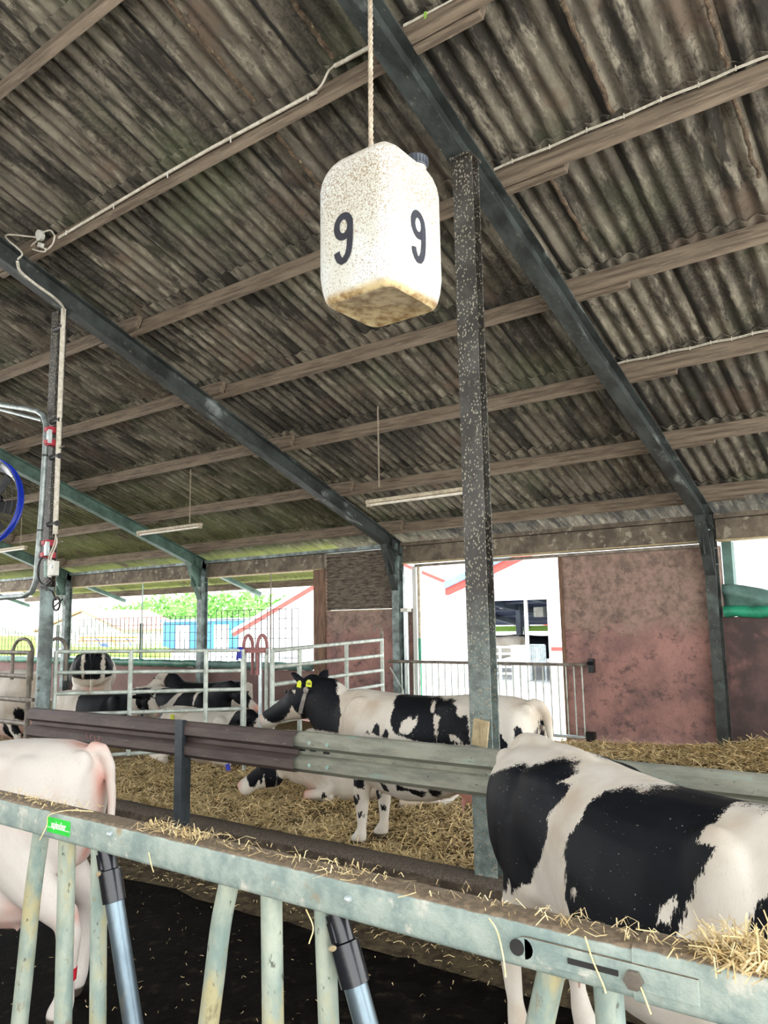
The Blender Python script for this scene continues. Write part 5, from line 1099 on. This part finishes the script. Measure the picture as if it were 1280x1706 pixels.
am.f = [(i * 4 + j, i * 4 + j + 1, (i + 1) * 4 + j + 1, (i + 1) * 4 + j) for i in range(nx) for j in range(3)]
o = am.build('manure_strip', 'alley_straw', smooth_=True); tag(o, 'trodden brown straw and muck banked against the curb', 'muck', kind='stuff')
# straw on top of the feed fence rail
def railfn():
    while True:
        px = random.choice([random.uniform(-20, 120), random.uniform(215, 320), random.uniform(215, 320), random.uniform(320, 620), random.uniform(900, 1280), random.uniform(1150, 1290), random.uniform(1150, 1290), random.uniform(600, 900)])
        if 600 < px < 900 and random.random() < .6: continue
        p = atz(px, 1322 + .241 * px + 8, HZ + .097); return p.x, yb + random.uniform(.004, .08), HZ + .097 + random.uniform(0, .008) + (.02 * random.random() if px > 1150 else 0)
strands('straw_litter', 900, railfn, L=(.012, .055), w_=.0011, label='straw litter lying along the top rail of the feed fence', cat='straw', up=.25)
def railfn2():
    px = random.uniform(1180, 1290); p = atz(px, 1322 + .241 * px + 8, HZ + .097); return p.x, yb + random.uniform(-.01, .08), HZ + .098 + .02 * random.random()
strands('straw_wad', 420, railfn2, L=(.03, .09), w_=.0016, label='thick wad of golden straw at the right end of the feed fence rail', cat='straw', up=.5)
hs = []
for i, (pts, lab) in enumerate((([(155, 1352), (115, 1350), (82, 1358), (78, 1375), (70, 1392), (66, 1400)], 'bent straw stalk hanging over the rail beside the green sticker'), ([(815, 1530), (828, 1550), (838, 1590), (843, 1628)], 'thin straw stalk hanging down left of the slotted plate'), ([(975, 1560), (988, 1600), (1005, 1640), (1010, 1655)], 'golden straw stalk hanging over the slotted plate'), ([(510, 1515), (522, 1545), (515, 1572)], 'short curled straw stalk hanging beneath the rail'), ([(248, 1420), (252, 1440), (256, 1453)], 'short straw stalk hanging under the rail right of the first locking bar'), ([(1058, 1560 + 70), (1070, 1650), (1085, 1690)], 'straw stalk hanging over the outer sleeve'))):
    P_ = [aty(x, y, yb - .012 - .002 * k) for k, (x, y) in enumerate(pts)]
    tag(MB().tube(bez(P_, 5), .0016, 6, a=.9).build('straw_stalk', 'straw', smooth_=True), lab, 'straw', 'hanging straw stalks')

# ================================================================ OUTSIDE
def gable(name, lab, x0, x1, Y, depth, ez, pz, wallm, roofm, edge=None, door=None, cx=None):
    t = thing(name, lab, 'building', ((x0 + x1) / 2, Y, 0)); cx = cx if cx is not None else (x0 + x1) / 2
    if door:
        a, b_, h = door; mb = MB(); T_ = .25
        def zt(x): return ez + (pz - ez) * (1 - abs(x - cx) / ((cx - x0) if x < cx else (x1 - cx)))
        def pan(xa, xb, za):
            xs_ = [xa] + ([cx] if xa < cx < xb else []) + [xb]; P_ = [(xa, za)] + [(xb, za)] + [(x, zt(x)) for x in xs_[::-1]]
            n = len(P_); mb.add([V(u, Y, v_) for u, v_ in P_] + [V(u, Y + T_, v_) for u, v_ in P_], [tuple(range(n)), tuple(range(n, 2 * n))[::-1]] + [(k, (k + 1) % n, n + (k + 1) % n, n + k) for k in range(n)])
        pan(x0, a, -.08); pan(b_, x1, -.08); pan(a, b_, h)
        mb.build('front_wall', wallm, t)
        MB().bb((x1 - .2, Y + T_, -.3), (x1, Y + depth, ez)).build('side_wall', wallm, t)
    else:
        P_ = [(x0, -.08), (x1, -.08), (x1, ez), (cx, pz), (x0, ez)]; n = 5
        MB().add([V(u, Y, v_) for u, v_ in P_] + [V(u, Y + depth, v_) for u, v_ in P_], [tuple(range(n)), tuple(range(n, 2 * n))[::-1]] + [(k, (k + 1) % n, n + (k + 1) % n, n + k) for k in range(n)]).build('walls', wallm, t)
    for sx_, xe in ((-1, x0), (1, x1)):
        a = V(cx, Y - .35, pz + .1); b_ = V(xe + sx_ * .3, Y - .35, ez + .1 - (pz - ez) * .3 / abs(cx - xe)); r_ = MB(); dd = V(0, depth + .7, 0)
        r_.add([a, b_, b_ + dd, a + dd, a + V(0, 0, .25), b_ + V(0, 0, .25), b_ + dd + V(0, 0, .25), a + dd + V(0, 0, .25)], [(0, 1, 2, 3), (7, 6, 5, 4), (0, 4, 5, 1), (1, 5, 6, 2), (2, 6, 7, 3), (3, 7, 4, 0)]); r_.build('roof', roofm, t)
        if edge:
            MB().add([a + V(0, .1, -.22), b_ + V(0, .1, -.22), b_ + V(0, .1, 0), a + V(0, .1, 0), a + V(0, .3, -.22), b_ + V(0, .3, -.22), b_ + V(0, .3, 0), a + V(0, .3, 0)], [(0, 1, 2, 3), (7, 6, 5, 4), (0, 4, 5, 1), (1, 5, 6, 2), (2, 6, 7, 3), (3, 7, 4, 0)]).build('red_verge', edge, t)
    return t
# barn across the yard, seen through the doorway
BY = 24.0; e0 = aty(748, 985, BY); e1 = aty(862, 930, BY); sl_ = (e1.z - e0.z) / (e1.x - e0.x); xr = e0.x + 14; ob = [aty(*p, BY) for p in ((770, 998), (911, 998), (909, 1130))]
BB = gable('white_barn', 'white barn with red edged roof across the yard, seen through the doorway', e0.x + .3, e0.x + 28, BY, 16, e0.z + .08, e0.z + .08 + sl_ * 13.7, 'out_white', 'out_roof_blue', 'out_red', door=(aty(785, 1000, BY).x, ob[1].x, ob[1].z))
MB().bb((aty(672, 1000, BY).x, BY - .02, -.08), (e0.x + .9, BY + .2, 3.12)).build('low_wall', 'out_white', BB)
MB().bb((ob[1].x + .1, BY - .05, 1.0), (ob[1].x + 1.6, BY - .01, 1.12)).build('red_board', 'out_red', BB)
for x in (862,): 
    p = aty(x, 1000, BY + 4); pst = MB().bb((p.x - .1, BY + 4, 0), (p.x + .1, BY + 4.2, 4)).build('inner_post', 'out_steel', BB)
p = aty(877, 1050, BY + .3); MB().bb((p.x - .05, BY + .3, 0), (p.x + .05, BY + .4, ob[1].z)).build('door_post', 'out_white', BB)
MB().bb((-24, BY + 12.8, 1.45), (-5.5, BY + 12.9, 1.72)).build('green_strip', 'hedge', BB)
a = aty(695, 1002, BY + 5); 
for (pa, pb_) in (((835, 1012), (880, 1003)), ((908, 1010), (930, 1005))):
    q0_, q1_ = aty(*pa, BY + 5), aty(*pb_, BY + 5); MB().bar(q0_, q1_, .3, .12).build('skylight', 'lamp_tube', BB)
o = aty(897, 1020, BY + 3); tag(MB().bb((o.x - .2, BY + 3, o.z - .18), (o.x + .2, BY + 3.3, o.z + .2)).build('hanging_box', 'white_plastic', bevel=.03), 'small pale box hanging inside the barn across the yard', 'box')
def farpen(x0p, x1p, yt, yb_, Y, lab, vert):
    g0 = -.08
    a = aty(x0p, yt, Y); b_ = aty(x1p, yt, Y); zb = aty((x0p + x1p) / 2, yb_, Y).z; t = thing('barn_gate', lab, 'gate', (a.x, Y, 0), 'far barn gates')
    nb_ = 7 if vert else 5
    if vert:
        for k in range(nb_ + 2): x = a.x + (b_.x - a.x) * k / (nb_ + 1); MB().tube([V(x, Y, g0 if k in (0, nb_ + 1) else zb), V(x, Y, a.z)], .035, 6).build('bar', 'pipe_bright', t)
        for z in (a.z, zb): MB().tube([V(a.x, Y, z), V(b_.x, Y, z)], .045, 6).build('rail', 'pipe_bright', t)
    else:
        for k in range(nb_): z = zb + (a.z - zb) * k / (nb_ - 1); MB().tube([V(a.x, Y, z), V(b_.x, Y, z)], .04, 6).build('rail', 'pipe_bright', t)
        for x in (a.x, (a.x + b_.x) / 2, b_.x): MB().tube([V(x, Y, g0), V(x, Y, a.z)], .045, 6).build('upright', 'pipe_bright', t)
farpen(812, 855, 1078, 1122, BY - .5, 'white tubular gate at the left side of the far barn opening', False)
farpen(884, 908, 1075, 1105, BY + 1.2, 'white barred gate at the right side of the far barn opening', True)
tag(MB().bb((aty(852, 1100, BY + 1).x, BY + 1, -.1), (aty(880, 1100, BY + 1).x, BY + 1.2, 1.15)).build('grey_partition', 'concrete_out'), 'grey partition wall between the two far barn gates', 'partition')
COWF = cow('small black cow standing in the barn across the yard, left', 'cow', (aty(838, 1090, BY + 5).x, BY + 5, 0), math.radians(200), lie=False, vox=.04, udder=0, patches=[('+', ('e', (0, 0, 1.1), (3, 2, 2)))], group='cows in the far barn')
COWG = cow('small black cow standing in the barn across the yard, right', 'cow', (aty(903, 1090, BY + 4).x, BY + 4, 0), math.radians(10), lie=False, vox=.04, udder=0, patches=[('+', ('e', (0, 0, 1.1), (3, 2, 2)))], group='cows in the far barn')
COWH = cow('pale cow behind the white gate of the barn across the yard', 'cow', (aty(830, 1090, BY + 2.6).x, BY + 2.6, 0), math.radians(185), lie=False, vox=.04, udder=0, patches=[('+', ('e', (.9, 0, 1.2), (.5, 1, .3)))], group='cows in the far barn')
xa, xb, ya, yb2, za, zb2 = -24, -5.5, BY + .35, BY + 13, 2.95, 1.78
MB().add([V(-16.5, ya, za), V(xb, ya, za), V(xb, yb2, zb2), V(xa, yb2, zb2), V(-16.5, ya, za + .06), V(xb, ya, za + .06), V(xb, yb2, zb2 + .06), V(xa, yb2, zb2 + .06)], [(0, 1, 2, 3), (7, 6, 5, 4), (0, 4, 5, 1), (1, 5, 6, 2), (2, 6, 7, 3), (3, 7, 4, 0)]).build('inner_ceiling', 'out_dark', BB)
for xk in (-12.2, -14.5, -18.5, -22.5): MB().bar(V(max(xk, -16), ya, za - .12), V(xk, yb2, zb2 - .10), .22, .2).build('inner_rafter', 'out_steel', BB); MB().bb((xk - .1, yb2 - .3, -.08), (xk + .1, yb2 - .1, zb2)).build('inner_post', 'out_steel', BB)
for yk in (3, 5.5, 8, 10.5): MB().bar(V(-16.8 - .5 * yk, BY + yk, za - (za - zb2) * (yk - .35) / 12.65 - .04), V(xb, BY + yk, za - (za - zb2) * (yk - .35) / 12.65 - .04), .1, .08).build('inner_purlin', 'out_steel', BB)
# white building at the far right window and its gutter pipe
wb = aty(1290, 930, 30)
t = gable('white_building', 'white building in the window at the right edge', -10.5, 18, 44, 10, 6.7, 11, 'out_white', 'out_roof_blue', None)
q0_ = aty(1225, 925, 43.6); q1_ = aty(1290, 942, 43.4); MB().bar(q0_, q1_, .12, .12).build('gutter', 'out_roof_blue', t)
# left: white barn with red verge, blue shed, houses, hedge, machine
p0 = aty(392, 1052, 38); p1 = aty(480, 1000, 38); s2 = (p1.z - p0.z) / (p1.x - p0.x)
gable('white_barn', 'white barn with a red verge seen through the window beside the timber post', p0.x + .3, p0.x + 24.6, 38, 14, p0.z - .1, p0.z - .1 + s2 * 12.3, 'out_white', 'out_white', 'out_red')
s0 = aty(272, 1037, 46); s1 = aty(392, 1037, 46)
t = thing('blue_shed', 'bright blue shed with white doors beyond the yard', 'shed', ((s0.x + s1.x) / 2, 46, 0)); MB().bb((s0.x, 46, -.08), (s1.x, 52, s0.z)).build('walls', 'out_blue', t); MB().bb((s0.x - .3, 45.7, s0.z), (s1.x + .3, 52.3, s0.z + .25)).build('roof', 'out_roof_blue', t)
for px in (305, 370): x = aty(px, 1060, 46).x; MB().bb((x - .9, 45.9, -.1), (x + .9, 45.98, s0.z - .3)).build('door', 'out_white', t)
h0 = aty(60, 1050, 60); h1_ = aty(205, 1050, 60); ap = aty(138, 1020, 60)
gable('farmhouse', 'pale farmhouse with reddish roof beyond the hedge at the left', h0.x, h1_.x, 60, 10, aty(205, 1052, 60).z, ap.z, 'out_white', 'out_roof_red', None, cx=ap.x)
h0 = aty(-60, 1062, 62); h1_ = aty(58, 1062, 62)
gable('farmhouse', 'low pale house with dark window band at the far left', h0.x, h1_.x, 62, 8, aty(0, 1062, 62).z, aty(0, 1045, 62).z, 'out_white', 'out_white', None)
def hedge(px0, px1, pyt, Y, lab, zb=-.1):
    a = aty(px0, pyt, Y); b_ = aty(px1, pyt, Y); mb = MB(); n = int((b_.x - a.x) / .25); R6 = []
    for k in range(n + 1):
        x = a.x + (b_.x - a.x) * k / n; R6.append([V(x, Y + dy + .12 * noise.noise(V(x * 3, dy, dz_)), max(zb, dz_) + (.12 * noise.noise(V(x * 2.5, dy * 3, dz_ * 2)) if dz_ > 0 else 0)) for dy, dz_ in ((-.5, zb), (-.55, a.z * .6), (-.4, a.z), (.4, a.z), (.55, a.z * .6), (.5, zb))])
    mb.loft(R6); tag(mb.build('hedge', 'hedge', smooth_=True), lab, 'hedge')
hedge(-40, 50, 1060, 33, 'bright green hedge at the far left'); hedge(125, 276, 1078, 34, 'low clipped green hedge in front of the machine')
tag(MB().bb((-150, 48, -.075), (-20, 118, -.05)).build('lawn', 'grass'), 'bright green grass beyond the farmyard', 'grass', kind='stuff')
# hay machine
hm = thing('hay_tedder', 'orange and blue hay machine parked beyond the hedge', 'farm machine', aty(175, 1080, 37))
for k, px in enumerate((140, 165, 190, 215)):
    q = aty(px, 1068, 37); MB().tube([q + V(.5 * math.cos(a), .5 * math.sin(a), 0) for a in [2 * math.pi * i / 12 for i in range(13)]], .05, 6).build('rotor', 'orange_paint', hm)
    MB().tube([q + V(-.6, 0, .3), q, q + V(.3, 0, -.35)], .06, 6).build('arm', 'blue_paint' if k % 2 else 'orange_paint', hm)
q0_ = aty(135, 1062, 37); q1_ = aty(228, 1062, 37); MB().tube([q0_, q1_], .08, 6).build('beam', 'orange_paint', hm)
qw = aty(175, 1078, 37); MB().tube([V(qw.x, 36.9, .36), V(qw.x, 37.1, .36)], .44, 16).build('wheel', 'blue_paint', hm)
# trees
def tree(px, pyt, Y, r, lab, seed):
    c = aty(px, pyt, Y); R_r = random.Random(seed); root = thing('tree', lab, 'tree', (c.x, Y, -.1), 'trees beyond the farmyard')
    cz_ = c.z - r * .8; MB().tube([V(c.x, Y, -.08), V(c.x, Y, cz_)], [.35, .2], 8).build('trunk', 'bark', root)
    mb = MB(); n = 2600
    for k in range(n):
        u = R_r.random() * 2 * math.pi; v_ = math.acos(R_r.uniform(-1, 1)); rr_ = r * (.72 + .3 * noise.noise(V(math.cos(u) * 2, math.sin(u) * 2 + seed, math.cos(v_) * 2))) * R_r.uniform(.82, 1.05)
        p = V(c.x, Y, cz_) + V(math.cos(u) * math.sin(v_) * rr_ * 1.15, math.sin(u) * math.sin(v_) * rr_, math.cos(v_) * rr_)
        p.z = max(p.z, .1); s_ = R_r.uniform(.16, .32) * r / 4; A_ = V(R_r.gauss(0, 1), R_r.gauss(0, 1), R_r.gauss(0, 1)).normalized(); B_ = A_.cross(V(R_r.gauss(0, 1), R_r.gauss(0, 1), .3)).normalized()
        mb.add([p - A_ * s_, p + B_ * s_ * .5, p + A_ * s_, p - B_ * s_ * .5], [(0, 1, 2, 3)], R_r.random())
    mb.build('crown', 'leaf', root)
for i, (px, py, Y, r, lab) in enumerate(((215, 1008, 82, 6, 'green tree above the farmhouse'), (262, 990, 84, 7, 'broad green tree left of the third wall post'), (320, 985, 80, 6.5, 'green tree directly behind the blue shed'), (372, 985, 86, 7, 'green tree right of the third wall post'), (418, 985, 88, 7, 'green tree behind the red verge of the white barn'), (470, 992, 92, 7, 'green tree rising above the white barn roof'), (165, 1015, 95, 6, 'green tree behind the farmhouse roof'), (290, 1012, 74, 5, 'lower green tree in front of the others'), (240, 1030, 72, 4, 'small green tree at the end of the hedge'))):
    Y2 = 80 + ((i * 4) % 9) * 15; tree(px, py, Y2, r * Y2 / Y, lab, i + 3)
